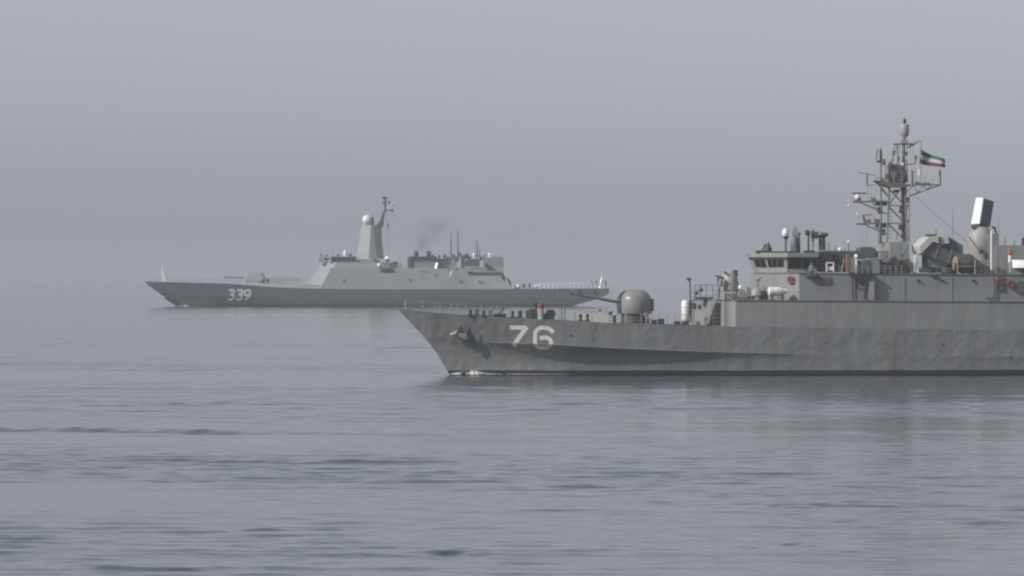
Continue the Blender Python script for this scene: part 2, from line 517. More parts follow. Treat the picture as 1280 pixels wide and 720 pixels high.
# ------------------------------------------------------------------ people
def person_mesh(name, bones, radii, mats, pick):
    """one continuous skin grown over a skeleton; pick(center) gives the material index"""
    me = bpy.data.meshes.new(name)
    me.from_pydata([b for b in bones[0]], bones[1], [])
    o = bpy.data.objects.new(name, me); COL.objects.link(o)
    o.modifiers.new('skin', 'SKIN'); o.modifiers.new('sub', 'SUBSURF').levels = 1
    for i, r in enumerate(radii):
        me.skin_vertices[0].data[i].radius = (r if isinstance(r, tuple) else (r, r))
    me.skin_vertices[0].data[0].use_root = True
    dg = bpy.context.evaluated_depsgraph_get()
    ev = o.evaluated_get(dg)
    new = bpy.data.meshes.new_from_object(ev)
    bpy.data.objects.remove(o)
    new.name = name
    new.materials.clear()
    for mm in mats: new.materials.append(mm)
    for pl in new.polygons:
        pl.material_index = pick(pl.center); pl.use_smooth = True
    return new

def standing_bones(arm='side'):
    V, E, Rr = [], [], []
    def v(p, r, par=None):
        V.append(p); Rr.append(r)
        if par is not None: E.append((par, len(V) - 1))
        return len(V) - 1
    # faces -y (towards the camera side); z up, feet at 0
    pel = v((0, 0, 0.95), (0.155, 0.115))
    bel = v((0, 0.01, 1.12), (0.145, 0.105), pel)
    che = v((0, 0.01, 1.32), (0.175, 0.12), bel)
    upp = v((0, 0.015, 1.44), (0.12, 0.085), che)
    nec = v((0, 0.0, 1.51), 0.055, upp)
    jaw = v((0, -0.015, 1.57), (0.066, 0.078), nec)
    hea = v((0, -0.005, 1.66), (0.078, 0.096), jaw)
    v((0, 0.0, 1.745), (0.05, 0.06), hea)
    v((0, -0.125, 1.625), 0.012, jaw)               # nose
    for sx in (-1, 1):
        v((sx * 0.09, 0.005, 1.63), 0.014, hea)       # ears
    for sx in (-1, 1):
        hip = v((sx * 0.095, 0, 0.88), 0.088, pel)
        kne = v((sx * 0.105, -0.01, 0.5), 0.058, hip)
        ank = v((sx * 0.11, 0.02, 0.09), 0.042, kne)
        hee = v((sx * 0.11, 0.0, 0.045), 0.044, ank)
        v((sx * 0.125, -0.17, 0.035), 0.036, hee)
        sho = v((sx * 0.20, 0.015, 1.42), 0.058, che)
        if arm == 'rail':
            elb = v((sx * 0.26, -0.02, 1.15), 0.042, sho); wri = v((sx * 0.23, -0.27, 1.06), 0.028, elb)
            dr = Vector((0, -0.9, -0.15)).normalized()
        else:
            elb = v((sx * 0.25, 0.03, 1.13), 0.042, sho); wri = v((sx * 0.265, -0.03, 0.88), 0.028, elb)
            dr = Vector((0, -0.15, -1)).normalized()
        w = Vector(V[wri]); pal = v(tuple(w + dr * 0.06), (0.02, 0.035), wri)
        side = Vector((0, -1, 0)) if arm != 'rail' else Vector((-sx, 0, 0))
        inn = Vector((-sx * 0.35, 0, 0)) if arm != 'rail' else Vector((0, 0, -0.4))
        for q, ln in ((-1.5, 0.06), (-0.5, 0.078), (0.5, 0.083), (1.5, 0.075)):
            b0 = w + dr * 0.085 + side * q * 0.021
            k0 = v(tuple(b0), 0.0095, pal)
            k1 = v(tuple(b0 + dr * ln * 0.55), 0.0085, k0)
            v(tuple(b0 + dr * ln * 0.8 + inn * ln * 0.5), 0.0075, k1)
        t0 = v(tuple(w + dr * 0.03 + side * 0.045), 0.011, pal)
        v(tuple(w + dr * 0.075 + side * 0.066), 0.009, t0)
    return (V, E), Rr

def make_person(loc_world, rz, shirt, trousers, arm, label, height=1.78, cap=None, mesh=None):
    root_mesh = mesh
    if root_mesh is None:
        bones, rad = standing_bones(arm)
        def pick(c):
            if c.z > 1.50: return 2
            if c.z < 0.10: return 3
            if arm != 'rail' and c.z < 0.90 and abs(c.x) > 0.2: return 2
            if arm == 'rail' and c.y < -0.23 and c.z > 0.9: return 2
            return 1 if c.z < 0.97 else 0
        root_mesh = person_mesh('person', bones, rad, [shirt, trousers, M['skin'], M['black']], pick)
    o = bpy.data.objects.new('person', root_mesh); COL.objects.link(o)
    o.location = loc_world; o.rotation_euler = (0, 0, rz); o.scale = (height / 1.78,) * 3
    hb = MB().ball((0, 0.012, 1.70), 0.1, 12, 0.86, 1.04, 0.85)
    if cap is None:
        hb.build('hair', M['hair'], o)
    else:
        hb.lathe((0, -0.06, 1.70), [(0.09, 0), (0.092, 0.012)], 12)
        hb.build('cap', cap, o)
    eb = MB()
    for sx in (-1, 1): eb.ball((sx * 0.033, -0.098, 1.655), 0.012, 6)
    eb.build('eye', M['black'], o)
    mo = MB().box((0, -0.094, 1.578), (0.045, 0.012, 0.01)); mo.build('mouth', M['flag_red'], o)
    tag(o, label, 'person')
    return o

# ================================================================== near ship
NS = Ship(498, 590.0, R(10))
A, S = NS.at, NS.S
frigate = empty('frigate', NS.P, NS.yaw)
tag(frigate, 'nearer grey warship with white 76 on its bow and a tall lattice mast', 'warship')

stem_n = smooth_table([(-1.6, 4.9), (0.0, 4.20), (0.65, 3.80), (2.0, 2.95), (3.2, 1.95), (4.1, 1.10), (5.25, 0.0)])
zd_pts = [(498, 387.3, 0), (530, 390, -1.2), (560, 392.5, -2.0), (640, 397.2, -3.1), (700, 400.4, -3.9), (760, 403.4, -4.5), (900, 407.8, -5.2), (1000, 409.3, -5.4), (1280, 412.6, -5.5)]
zd_n = smooth_table([(A(*q).x, A(*q).z) for q in zd_pts] + [(70, 3.35), (94.5, 3.3)])
zk_pts = [(500, 417, 0), (560, 422.0, -1.5), (600, 427.0, -2.6), (700, 431.5, -3.7), (760, 435.0, -4.3), (900, 440.5, -5.0), (1000, 443, -5.3), (1280, 446, -5.4)]
zk_n = smooth_table([(A(*q).x, A(*q).z) for q in zk_pts] + [(94.5, 1.3)])
bd_n = smooth_table([(0, 0.05), (2.5, 1.05), (5, 1.9), (10, 3.2), (15, 4.1), (20, 4.7), (25, 5.1), (30, 5.33), (38, 5.5), (75, 5.4), (94.5, 4.6)])
bk_n = smooth_table([(0, 0.05), (2.5, 0.80), (5, 1.65), (9, 2.95), (14, 3.98), (19, 4.62), (24, 5.04), (29, 5.30), (37, 5.48), (75, 5.38), (94.5, 4.5)])
bw_n = smooth_table([(0, 0.03), (2, 0.38), (6, 1.25), (10, 2.15), (15, 3.28), (20, 4.16), (25, 4.84), (30, 5.27), (35, 5.42), (45, 5.45), (75, 5.3), (94.5, 4.3)])
HN = Hull(94.5, stem_n, zd_n, zk_n, bd_n, bk_n, bw_n, 3.0)
hull = HN.mesh().build('hull', M['hull'], frigate, angle=25)
HN.deck().build('foredeck', M['deck'], frigate)
mb = MB()
stroke(mb, NS, HN, [(637.2, 409.4), (657.6, 409.6)], 5.2, 0.006)
stroke(mb, NS, HN, [(658.6, 408.4), (641.5, 432.5)], 5.6, 0.010)
stroke(mb, NS, HN, [(691.5, 416.0), (689.0, 412.8), (684.5, 410.4), (677, 409.6), (671.5, 412.0), (669.2, 416.5), (668.7, 424), (669.3, 430), (673, 433.8), (680, 434.6), (686.5, 432.8), (688.8, 428.0), (687, 424.0), (682, 422.0), (674.8, 422.6)], 5.0, 0.006, True)
mb.build('hull_number', M['number'], hull, label='white painted 76')
# anchor in its housing on the port bow
ap = on_hull(NS, HN, 572, 421, 0.0)
mb = MB()
def arow(pts, o_): return [on_hull(NS, HN, px, py, o_) for px, py in pts]
mb.loft([arow([(563.5, 416.5), (570, 412.5), (588, 418), (590, 428), (580, 427.5)], -.1), arow([(564, 417.2), (571, 414), (586, 419), (587.5, 426.5), (580, 426)], .42), arow([(567, 418), (572, 416), (583, 420), (584, 424.5), (579, 424)], .62)])
anchor = mb.build('anchor', M['grey'], frigate)
MB().ball(on_hull(NS, HN, 564.6, 417.6, .42), .10, 8).build('anchor_tip', M['white'], anchor)
mb = MB()
for bx, by, tx, ty in ((574.5, 417.5, 576.5, 407.0), (584.5, 427, 587, 409.0)):
    b0, b1 = on_hull(NS, HN, bx, by, 0.40), on_hull(NS, HN, tx, ty, 0.36)
    w = Vector((0.38, 0, 0.05))
    mb.loft([[b0 - w, b0 - w + Vector((0, -0.16, 0)), b0 + w + Vector((0, -0.16, 0)), b0 + w], [b1 - w * .12, b1 - w * .12 + Vector((0, -0.05, 0)), b1 + w * .12 + Vector((0, -0.05, 0)), b1 + w * .12]])
mb.build('anchor_fluke', M['mid'], anchor)
# bilge strake / rubbing line along the knuckle
kn = MB(); kn_pts = []
for i in range(40):
    x = 7 + i * .62
    z = zk_n(x) + 0.02
    kn_pts.append(Vector((x, -(HN.side(x, z) + 0.015), z)))
kn.path(kn_pts, 0.022, 5); kn.build('rubbing_strake', M['grey'], frigate)
# scuppers and draught marks
mb = MB()
for px, py in ((713, 419), (741, 424), (1032, 428), (1178, 430), (1262, 447)):
    q = on_hull(NS, HN, px, py, 0.0); mb.box(q, (0.16, 0.10, 0.10))
mb.build_each('scupper', M['dark'], hull)

# --- guard rails on the foredeck, both sides
def rail(sgn, x0, x1, step, hgt, name='guard_rail', lines=3):
    mb = MB(); xs = np.arange(x0, x1, step); tops = []
    for x in xs:
        b = HN.breadth(1.0, x, HN.zd(x)) - 0.08; z = HN.zd(x)
        mb.tube((x, sgn * b, z - 0.05), (x, sgn * b, z + hgt), 0.034, n=5)
        tops.append((x, sgn * b, z))
    for k in range(1, lines + 1):
        mb.path([(x, y, z + hgt * k / lines - 0.02) for x, y, z in tops], 0.008, 4)
    mb.build(name, M['pale'], frigate)
rail(-1, 0.6, 23.5, 1.32, 0.82)
rail(1, 0.6, 23.5, 1.32, 0.95)

# --- mooring gear on the foredeck
def deck_z(x): return HN.zd(x) + 0.03
def bollard(px, y, r, h, mat):
    x = S(px, y); z = deck_z(x)
    mb = MB()
    for dx in (-0.28, 0.28):
        mb.lathe((x + dx, y, z), [(r, 0), (r, h * 0.75), (r * 1.25, h * 0.8), (r * 1.25, h), (r * 0.6, h + 0.04)], 12)
    mb.box((x, y, z + 0.03), (1.0, 0.42, 0.08))
    mb.build('bollard', mat, frigate)
for px, y, h in ((592, -1.9, 0.42), (609, -2.1, 0.42), (645, -2.3, 0.5), (655, 1.8, 0.6), (730, -3.0, 0.55)):
    bollard(px, y, 0.13, h, M['dark'])
mb = MB(); q = A(625, 391, -1.6)
mb.box((q.x, -1.6, deck_z(q.x) + 0.12), (0.9, 0.7, 0.28)); mb.tube((q.x - 0.1, -1.6, deck_z(q.x) + .2), (q.x + 0.35, -1.6, deck_z(q.x) + 0.75), 0.07)
mb.build('chain_stopper', M['dark'], frigate)
# anchor windlass: dark drum gear, white ventilator with red hood
x = S(677, -1.2); z = deck_z(x)
mb = MB().box((x, -1.2, z + 0.22), (1.9, 1.3, 0.44)); mb.lathe((x - 0.75, -1.3, z + 0.55), [(0.30, -0.55), (0.30, -0.4), (0.2, -0.38), (0.2, 0.38), (0.3, 0.4), (0.3, 0.55)], 16, 'Y')
mb.lathe((x + 0.72, -1.3, z + 0.44), [(0.33, -0.5), (0.33, -0.35), (0.22, -0.33), (0.22, 0.33), (0.33, 0.35), (0.33, 0.5)], 16, 'Y')
wl = mb.build('windlass', M['dark'], frigate)
xv = S(676, -1.9)
vent = MB().lathe((xv, -1.9, z), [(0.27, 0), (0.24, 0.1), (0.24, 0.95), (0.26, 1.0)], 16).build('ventilator', M['pale'], frigate)
MB().lathe((xv, -1.9, z + 0.93), [(0.26, 0), (0.31, 0.1), (0.28, 0.24), (0.18, 0.34), (0.02, 0.37)], 16).build('hood', M['red'], vent, label='red hood')
MB().tube((S(670, -1.2), -1.2, z), (S(670, -1.2), -1.2, z + 1.25), 0.10).tube((S(671, -1.2) - .25, -1.2, z + 1.2), (S(671, -1.2) + .2, -1.2, z + 1.2), 0.13).build('mooring_post', M['dark'], frigate)
for px in (702, 706):
    mb = MB().tube((S(px, 1), 1.0, z - .1), (S(px, 1), 1.0, z + 1.0), 0.05); mb.build('deck_post', M['mid'], frigate)
# breakwater ahead of the gun
bx0, bx1 = S(722, 0), S(766, -4.1)
mb = MB()
for sg in (-1, 1):
    z0, z1 = deck_z(bx0), deck_z(bx1)
    mb.loft([[(bx0, 0, z0 - .1), (bx0 - 0.1, 0, z0 + 0.68), (bx0 - 0.03, 0, z0 + 0.68), (bx0 + 0.07, 0, z0 - .1)],
             [(bx1, sg * 4.15, z1 - .1), (bx1 - 0.1, sg * 4.15, z1 + 0.60), (bx1 - 0.03, sg * 4.15, z1 + 0.60), (bx1 + 0.07, sg * 4.15, z1 - .1)]])
mb.build('breakwater', M['pale'], frigate)
MB().ball(A(750, 388, -2.6), 0.12, 10).build('hydrant', M['red'], frigate)
mb = MB()
for px, h in ((763, 0.9), (768, 0.6)):
    x = S(px, -3.4); mb.lathe((x, -3.4, deck_z(x)), [(0.14, 0), (0.14, h * .8), (0.2, h * .85), (0.16, h)], 10)
mb.build_each('mushroom_vent', M['dark'], frigate)

# --- main gun
gx = S(794, 0); gz = A(794, 392, 0).z; gr = 21.2 / FPX * 590
gtop = A(794, 361.5, 0).z - gz
prof = [(gr * 0.97, 0), (gr, 0.06), (gr, gtop * 0.38), (gr * 0.985, gtop * 0.5)]
for i in range(1, 9):
    t = i / 8 * math.pi / 2
    prof.append((max(gr * 0.985 * (max(math.cos(t), 0) ** 0.85), 0.01), gtop * 0.5 + gtop * 0.5 * math.sin(t)))
mbt = MB().lathe((gx, 0, gz), prof, 40)
turret = mbt.build('gun_turret', paint('glossy_grey_paint', (0.25, 0.25, 0.242), 0.34, 0.06, 0.08), frigate, angle=50)
dz = deck_z(gx)
MB().lathe((gx, 0, dz - 0.05), [(gr * 0.86, 0), (gr * 0.80, gz - dz + 0.04)], 32).build('turret_base', M['dark'], turret)
# mantlet: upright curved cheek plate ahead of the dome
mb = MB()
def shield(dx, k):
    out = []
    for i in range(17):
        t = math.pi * i / 16
        zz_ = gz - .05 + gtop * .97 * max(math.sin(t), 0.0) ** .6
        rz_ = float(np.interp(zz_ - gz, [q[1] for q in prof], [q[0] for q in prof]))
        y_ = -gr * .40 * math.cos(t)
        out.append((gx - math.sqrt(max(rz_ ** 2 - y_ ** 2, .01)) - .10 + dx, y_, zz_))
    return out
mb.loft([shield(-.06, 1.0), shield(.14, 1.0)])
mb.build('mantlet', M['dark'], turret)
b0, b1 = A(776, 378.2, 0), A(712, 366.8, 0)
mb = MB().tube(b0, b0 + (b1 - b0) * 0.4, 0.135, 0.11, 12); mb.tube(b0 + (b1 - b0) * 0.4, b1, 0.095, 0.075, 12)
mb.tube(b1 - (b1 - b0) * 0.05, b1, 0.11, 0.11, 12)
mb.build('gun_barrel', M['mid'], turret)
q = A(799.5, 380.2, 0); ang = math.atan2(-math.sqrt(max(gr**2 - (q.x - gx)**2, 0)), q.x - gx)
ring = [[(gx + (gr + 0.012) * math.cos(ang + du), (gr + 0.012) * math.sin(ang + du), q.z + dzz) for du in (-0.13, -0.05, 0.05, 0.13)] for dzz in (-0.13, 0.13)]
MB().sheet(ring).build('warning_plate', M['tan'], turret)
mb = MB()   # access door and vent box on the back of the house
mb.box((gx + gr * 0.93, -0.30, gz + gtop * 0.36), (0.26, 0.8, gtop * 0.50)); mb.build('turret_door', M['mid'], turret)
mb = MB()
for px, y in ((783, -3.5), (808, -3.5)):
    xx = S(px, y); mb.tube((xx, y, deck_z(xx)), (xx, y, deck_z(xx) + 0.95), 0.05)
mb.tube((S(804, -3.5), -3.5, deck_z(gx) + 0.8), (S(815, -3.5), -3.5, deck_z(gx) + 0.2), 0.09)
mb.build_each('deck_fitting', M['pale'], frigate)
mb = MB()
for px, h in ((818, 0.35), (826, 0.45), (846, 0.3)):
    xx = S(px, -3.2); mb.box((xx, -3.2, deck_z(xx) + h / 2), (0.5, 0.5, h))
mb.build_each('hatch', M['dark'], frigate)

# --- 01 deckhouse, flush with the shell
def mirror(pts):            # centreline first, then port points going aft -> closed outline
    return pts + [(x, -y) for x, y in reversed(pts) if abs(y) > 1e-6]
xe = 62.0
x_c, x_p = S(866, 0), S(905, -4.5)
p01 = [(x_c, 0.0), (x_p, -4.5)]
for i in range(1, 7):
    t = i / 6
    p01.append((x_p + 0.75 * math.sin(t * math.pi / 2) * 1.1, -4.5 - (-4.5 + HN.breadth(1.0, x_p + .85, HN.zd(x_p)) - .03) * (1 - math.cos(t * math.pi / 2))))
yH = lambda x: -(HN.breadth(1.0, x, HN.zd(x)) - .03)
p01 += [(x, yH(x)) for x in [S(p_, -5.3) for p_ in (932, 950, 970, 1000, 1050, 1100, 1180, 1260)] + [xe]]
z01 = lambda x: float(np.interp(x, [S(905, -5), S(1280, -5)], [A(905, 374.6, -5.3).z, A(1280, 377.0, -5.4).z]))
o01 = mirror(p01)
deckhouse = MB().plan(o01, o01, lambda x: HN.zd(x) - 0.0, z01).build('deckhouse', M['grey'], frigate, angle=30)
top_in = [(x + 0.02, y * 0.99) for x, y in o01]
MB().plan(top_in, top_in, lambda x: z01(x) - 0.03, lambda x: z01(x) + 0.012).build('upper_deck', M['deck'], frigate)
# deck-edge coaming line of the 01 roof
cb = MB(); cb.path([Vector((x, y * 1.003, z01(x) - 0.05)) for x, y in p01], 0.05, 5); cb.build('coaming', M['mid'], deckhouse)
fq = [(x_c, 0, HN.zd(x_c)), (x_p, -4.5, HN.zd(x_p)), (x_p, -4.5, z01(x_p)), (x_c, 0, z01(x_c))]
def facet_u(fq, px, v):        # u on a facet at the picture column px
    lo, hi = 0.0, 1.0
    Aq, Bq, Cq, Dq = [Vector(q) for q in fq]
    for _ in range(40):
        u = (lo + hi) / 2; pt = (Aq * (1 - u) + Bq * u) * (1 - v) + (Dq * (1 - u) + Cq * u) * v
        w = NS.world(pt); col = 640 + FPX * w.x / w.y
        if col < px: lo = u
        else: hi = u
    return lo
# doors and fittings on the lit front
u0, u1 = facet_u(fq, 889, .4), facet_u(fq, 901, .4)
MB().panel(fq, u0, u1, 0.02, 0.86, 0.03, 0.06).build('door', M['dark'], deckhouse)
for px, v0, v1, mname, nm in ((868.5, .66, .86, 'dark', 'vent_grille'), (875, .66, .80, 'dark', 'vent_grille'), (873, .02, .16, 'red', 'fire_box'), (884, .05, .34, 'mid', 'hose_reel')):
    ua, ub = facet_u(fq, px - 1.6, .4), facet_u(fq, px + 1.6, .4)
    MB().panel(fq, ua, ub, v0, v1, 0.14, 0.16).build(nm, M[mname], deckhouse)
# inclined ladder up to the 01 deck
lt, lb = A(900.5, 350, -3.9), A(884, 405, -3.9)
mb = MB()
for dy in (-0.35, 0.35):
    o_ = Vector((0, dy, 0)); mb.tube(lt + o_, lb + o_, 0.05, n=6)
    mb.tube(lt + o_, lt + o_ + Vector((0.45, 0, 0.0)), 0.045, n=6)
for i in range(1, 13):
    q = lb + (lt - lb) * (i / 13); mb.box(q, (0.2, 0.7, 0.04))
mb.build('ladder', M['pale'], deckhouse)
# white upright life-raft canister by the front
cx = S(857, -3.2); cz0, cz1 = A(857, 401, -3.2).z, A(857, 375.5, -3.2).z
hc = cz1 - cz0; rc = 0.34
can = empty('raft_canister', NS.world(Vector((cx, -3.2, cz0))), NS.yaw)
tag(can, 'tall upright white canister standing against the front of the nearer ship\'s deckhouse', 'canister')
MB().lathe((0, 0, 0), [(rc * .75, 0), (rc, 0.12), (rc, hc - 0.14), (rc * .75, hc)], 20).build('canister_shell', M['white'], can)
mb = MB()
for t in (0.32, 0.66): mb.torus((0, 0, hc * t), rc + 0.005, 0.018, 'Z', 20, 6)
mb.build_each('strap', M['pale'], can)
mb = MB().box((cx + 0.42, -3.2, cz0 + hc / 2), (0.1, 0.5, hc * 1.05)); mb.tube((cx + 0.3, -3.2, cz0 - .02), (cx - 0.45, -3.2, deck_z(cx)), 0.05)
mb.box((cx, -3.2, (cz0 + deck_z(cx)) / 2), (0.5, 0.5, max(cz0 - deck_z(cx), 0.05)))
mb.build_each('canister_cradle', M['dark'], frigate)
# rail and davit at the front of the 01 deck
mb = MB()
zr = A(880, 356.3, -3).z
for px, y in ((866, -0.3), (872, -1.2), (880, -2.2), (888, -3.2), (896, -4.2)):
    x = S(px, y) + 0.2; mb.tube((x, y, z01(x)), (x, y, zr), 0.03, n=5)
r0, r1 = Vector((S(866, -0.3) + .2, -0.3, zr)), Vector((S(896, -4.2) + .2, -4.2, zr))
for dz_ in (0, -0.4, -0.8): mb.tube(r0 + Vector((0, 0, dz_)), r1 + Vector((0, 0, dz_)), 0.035 if dz_ == 0 else 0.015, n=6)
mb.build_each('guard_rail', M['mid'], frigate)
mb = MB(); pb, pt = A(863, 378, -0.2), A(862.5, 352, -0.2)
mb.tube(A(863.5, 404, -0.2), pt, 0.07); mb.tube(pt, A(859.5, 348.5, -0.2), 0.07); mb.box(A(861, 348.6, -0.2), (0.35, 0.25, 0.2))
mb.build('davit', M['mid'], frigate)
mb = MB()
for px, py in ((870, 366), (876, 362)):
    mb.ball(A(px, py, -1.5), 0.2, 10)
mb.box(A(880, 372.6, -2), (1.6, 0.5, 0.2)); mb.build_each('deck_equipment', M['mid'], frigate)

# --- light gun on the 01 deck
def pxm(n, D=592.0): return n / FPX * D
yg = -2.6
g0 = A(913, 374.5, yg)
gm = MB().lathe((g0.x, yg, g0.z - .1), [(pxm(13), 0), (pxm(13), pxm(9)), (pxm(11.5), pxm(9.5))], 24).build('light_gun_mount', M['pale'], frigate)
hsh = A(913, 365, yg).z
prof = [(pxm(11.5), 0), (pxm(12), pxm(5)), (pxm(11), pxm(13)), (pxm(9), pxm(20)), (pxm(7.3), pxm(24.5)), (pxm(4), pxm(27.5)), (0.02, pxm(28.5))]
MB().lathe((A(912, 366, yg).x, yg, hsh), prof, 24, sy=1.1).build('gun_shield', M['pale'], gm)
mb = MB()
for dy in (-0.35, 0.35):
    mb.tube(A(905, 348, yg) + Vector((0, dy, 0)), A(895, 344.5, yg) + Vector((0, dy, 0)), 0.06, 0.045)
mb.build_each('gun_barrel', M['dark'], gm)
mb = MB(); q = A(900, 351.5, yg - 0.8)
mb.box(q + Vector((0, 0, 0.25)), (0.42, 0.3, 0.08)); mb.box(q + Vector((0.16, 0, -0.05)), (0.09, 0.3, 0.6)); mb.box(q + Vector((-0.16, 0, -0.08)), (0.09, 0.3, 0.6)); mb.box(q - Vector((0, 0, 0.35)), (0.42, 0.3, 0.08))
mb.tube(q - Vector((0, 0, 0.35)), q + Vector((-0.1, 0, -1.4)), 0.06)
mb.build('sight_frame', M['dark'], gm)
mb = MB(); q = A(907, 341, yg - 0.62); mb.ball(q, 0.14, 8); mb.box(A(919.5, 341.5, yg), (0.25, 0.5, 0.5)); mb.box(A(921.5, 359, yg), (0.22, 0.7, 0.8), ry=-.25)
mb.build_each('sight', M['dark'], gm)
# drum, reel and round vent between gun and bridge
mb = MB(); q = A(926.5, 368, -3.0)
mb.lathe(q, [(0.1, -.5), (.36, -.5), (.4, -.2), (.4, .2), (.36, .5), (.1, .5)], 18, 'Y')
mb.box((q.x, -3.0, z01(q.x) + .1), (.8, 1.0, .25)); mb.build('hose_reel', M['pale'], frigate)
MB().ball(A(925.5, 359.5, -3.2), 0.21, 12).build('lamp_globe', M['white'], frigate)
mb = MB(); q = A(946, 366.5, -3.6)
mb.lathe((q.x, -3.6, z01(q.x)), [(.42, 0), (.42, .3), (.52, .35), (.5, .62), (.36, .86), (.05, .98)], 20); mb.build_each('mushroom_vent', M['pale'], frigate)
mb = MB()
for px in (934.5, 937, 956): mb.tube(A(px, 374.8, -3.7), A(px, 359, -3.7), 0.05)
mb.tube(A(934, 372, -3.9), A(957, 372, -3.9), 0.09); mb.box(A(954, 369.5, -3.7), (.7, .5, .7)); mb.tube(A(946, 362, -3.6), A(949, 350, -3.6), .04); mb.tube(A(945, 352, -3.6), A(952, 347, -3.6), .05)
mb.build_each('deck_equipment', M['dark'], frigate)

# --- white life-raft canister lying in front of the bridge
q0, q1 = A(960.5, 364.2, -4.6), A(984, 365.4, -4.6)
ln = (q1.x - q0.x); zc = q0.z
raft = empty('raft_canister', NS.world(Vector((q0.x, -4.6, zc))), NS.yaw)
tag(raft, 'stubby white canister with a tapered end lying in front of the nearer ship\'s bridge', 'canister')
MB().lathe((0, 0, 0), [(0.30, 0), (0.36, 0.06), (0.36, ln * .62), (0.33, ln * .68), (0.24, ln * .78), (0.20, ln * .97), (0.12, ln)], 20, 'X').build('canister_shell', M['white'], raft)
mb = MB()
for t in (.2, .5): mb.torus((ln * t, 0, 0), 0.362, .018, 'X', 20, 6)
mb.build_each('strap', M['pale'], raft)
mb = MB()
for t in (.2, .75): mb.box((q0.x + ln * t, -4.6, (zc - .3 + z01(q0.x)) / 2), (.14, .7, max(.1, zc - .3 - z01(q0.x)) + .1))
mb.tube(A(988, 372, -4.6), A(994, 373.5, -4.6), .14); mb.build_each('canister_cradle', M['brown'], frigate)

# --- bridge block (02 level) with angled front
yL = 4.75
xf0, xf1 = S(946, -1.0), S(999, -yL)
xn0, xn1 = S(1003.5, -yL), S(1056, -yL)
yN = lambda x: float(np.interp(x, [xf1, S(1246, -yL)], [-yL, -4.85]))
lo = mirror([(S(943, 0.0), 0.0), (xf0, -1.2), (xf1, -yL), (xn0, yN(xn0)), (xn0, -3.42), (xn1, -3.42), (xn1, yN(xn1)), (S(1246, -yL), -4.85), (xe, -4.85)])
edge_pts = [(S(943, 0.0), 0.0), (xf0, -1.2), (xf1, -yL), (S(1246, -yL), -4.85), (xe, -4.85)]
z02 = A(1000, 341.0, -yL).z
z03 = lambda x: float(np.interp(x, [S(1000, -5), S(1280, -5)], [A(1000, 341.0, -4.8).z, A(1280, 343.5, -4.8).z]))
bridge_low = MB().plan(lo, lo, lambda x: z01(x) + .01, z03).build('superstructure', M['grey'], frigate, angle=30)
MB().path([Vector((x, y * 1.004, z03(x) - 0.04)) for x, y in edge_pts], 0.05, 5).build('coaming', M['mid'], bridge_low)
WING = 0.82
for sg in (1, -1):
    mb = MB().plan([(xn0, sg * yN(xn0)), (xn1, sg * yN(xn1)), (xn1, -3.423 * sg), (xn0, -3.423 * sg)], [(xn0, sg * yN(xn0)), (xn1, sg * yN(xn1)), (xn1, -3.423 * sg), (xn0, -3.423 * sg)], lambda x: z01(x) + .01, lambda x: z03(x) - WING)
    mb.plan([(xn0, sg * yN(xn0)), (xn1, sg * yN(xn1)), (xn1, sg * (yN(xn1) + .08)), (xn0, sg * (yN(xn0) + .08))], [(xn0, sg * yN(xn0)), (xn1, sg * yN(xn1)), (xn1, sg * (yN(xn1) + .08)), (xn0, sg * (yN(xn0) + .08))], lambda x: z03(x) - WING, z03)
    mb.build('bridge_wing', M['grey'], frigate, angle=30)
tin = [(x + .03, y * .985) for x, y in lo]
MB().plan(tin, tin, lambda x: z03(x) - .03, lambda x: z03(x) + .012).build('bridge_deck', M['deck'], frigate)
# wheelhouse, front leaning out towards the roof
yU = 3.3
zb, zt = z02 + 0.0, A(960, 321.5, -2).z
lowU = [(S(946.5, 0.2), 0.0), (S(949.5, -1.1), -1.1), (S(983.5, -yU), -yU), (S(1022, -yU), -yU)]
hiU = [(S(939.5, 0.2), 0.0), (S(942, -1.1), -1.1), (S(983, -yU - .1), -yU - .1), (S(1022, -yU), -yU - .1)]
wheelhouse = MB().plan(mirror(lowU), mirror(hiU), zb, zt).build('wheelhouse', M['pale'], frigate, angle=25)
ov = [(x - .28 if i < 2 else x - .02, y * 1.14 if i > 1 else y * 1.05) for i, (x, y) in enumerate(hiU)]
MB().plan(mirror(ov), mirror(ov), zt, zt + .36).build('roof', M['grey'], wheelhouse, angle=25)
fqw = [(*lowU[1], zb), (*lowU[2], zb), (*hiU[2], zt), (*hiU[1], zt)]
fql = [(lowU[0][0], 0, zb), (*lowU[1], zb), (*hiU[1], zt), (hiU[0][0], 0, zt)]
fqs = [(*lowU[2], zb), (*lowU[3], zb), (*hiU[3], zt), (*hiU[2], zt)]
def window(fq, ua, ub, va, vb, frame=M['mid']):
    fr = MB().panel(fq, ua - .012, ub + .012, va - .03, vb + .03, .03, .05).build('window', frame, frigate)
    MB().panel(fq, ua + .004, ub - .004, va, vb, .045, .04).build('pane', M['glass'], fr)
for pa, pbx in ((944.5, 950.0), (951.2, 956.5), (960.2, 964.8), (966.0, 970.6), (972.4, 979.6)):
    window(fqw, facet_u(fqw, pa, .65), facet_u(fqw, pbx, .65), .40, .84)
window(fql, .15, .85, .40, .84)
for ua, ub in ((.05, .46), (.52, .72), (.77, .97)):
    window(fqs, ua, ub, .30, .92, M['dark'])  # large dark frames put the shade of this side into the colour
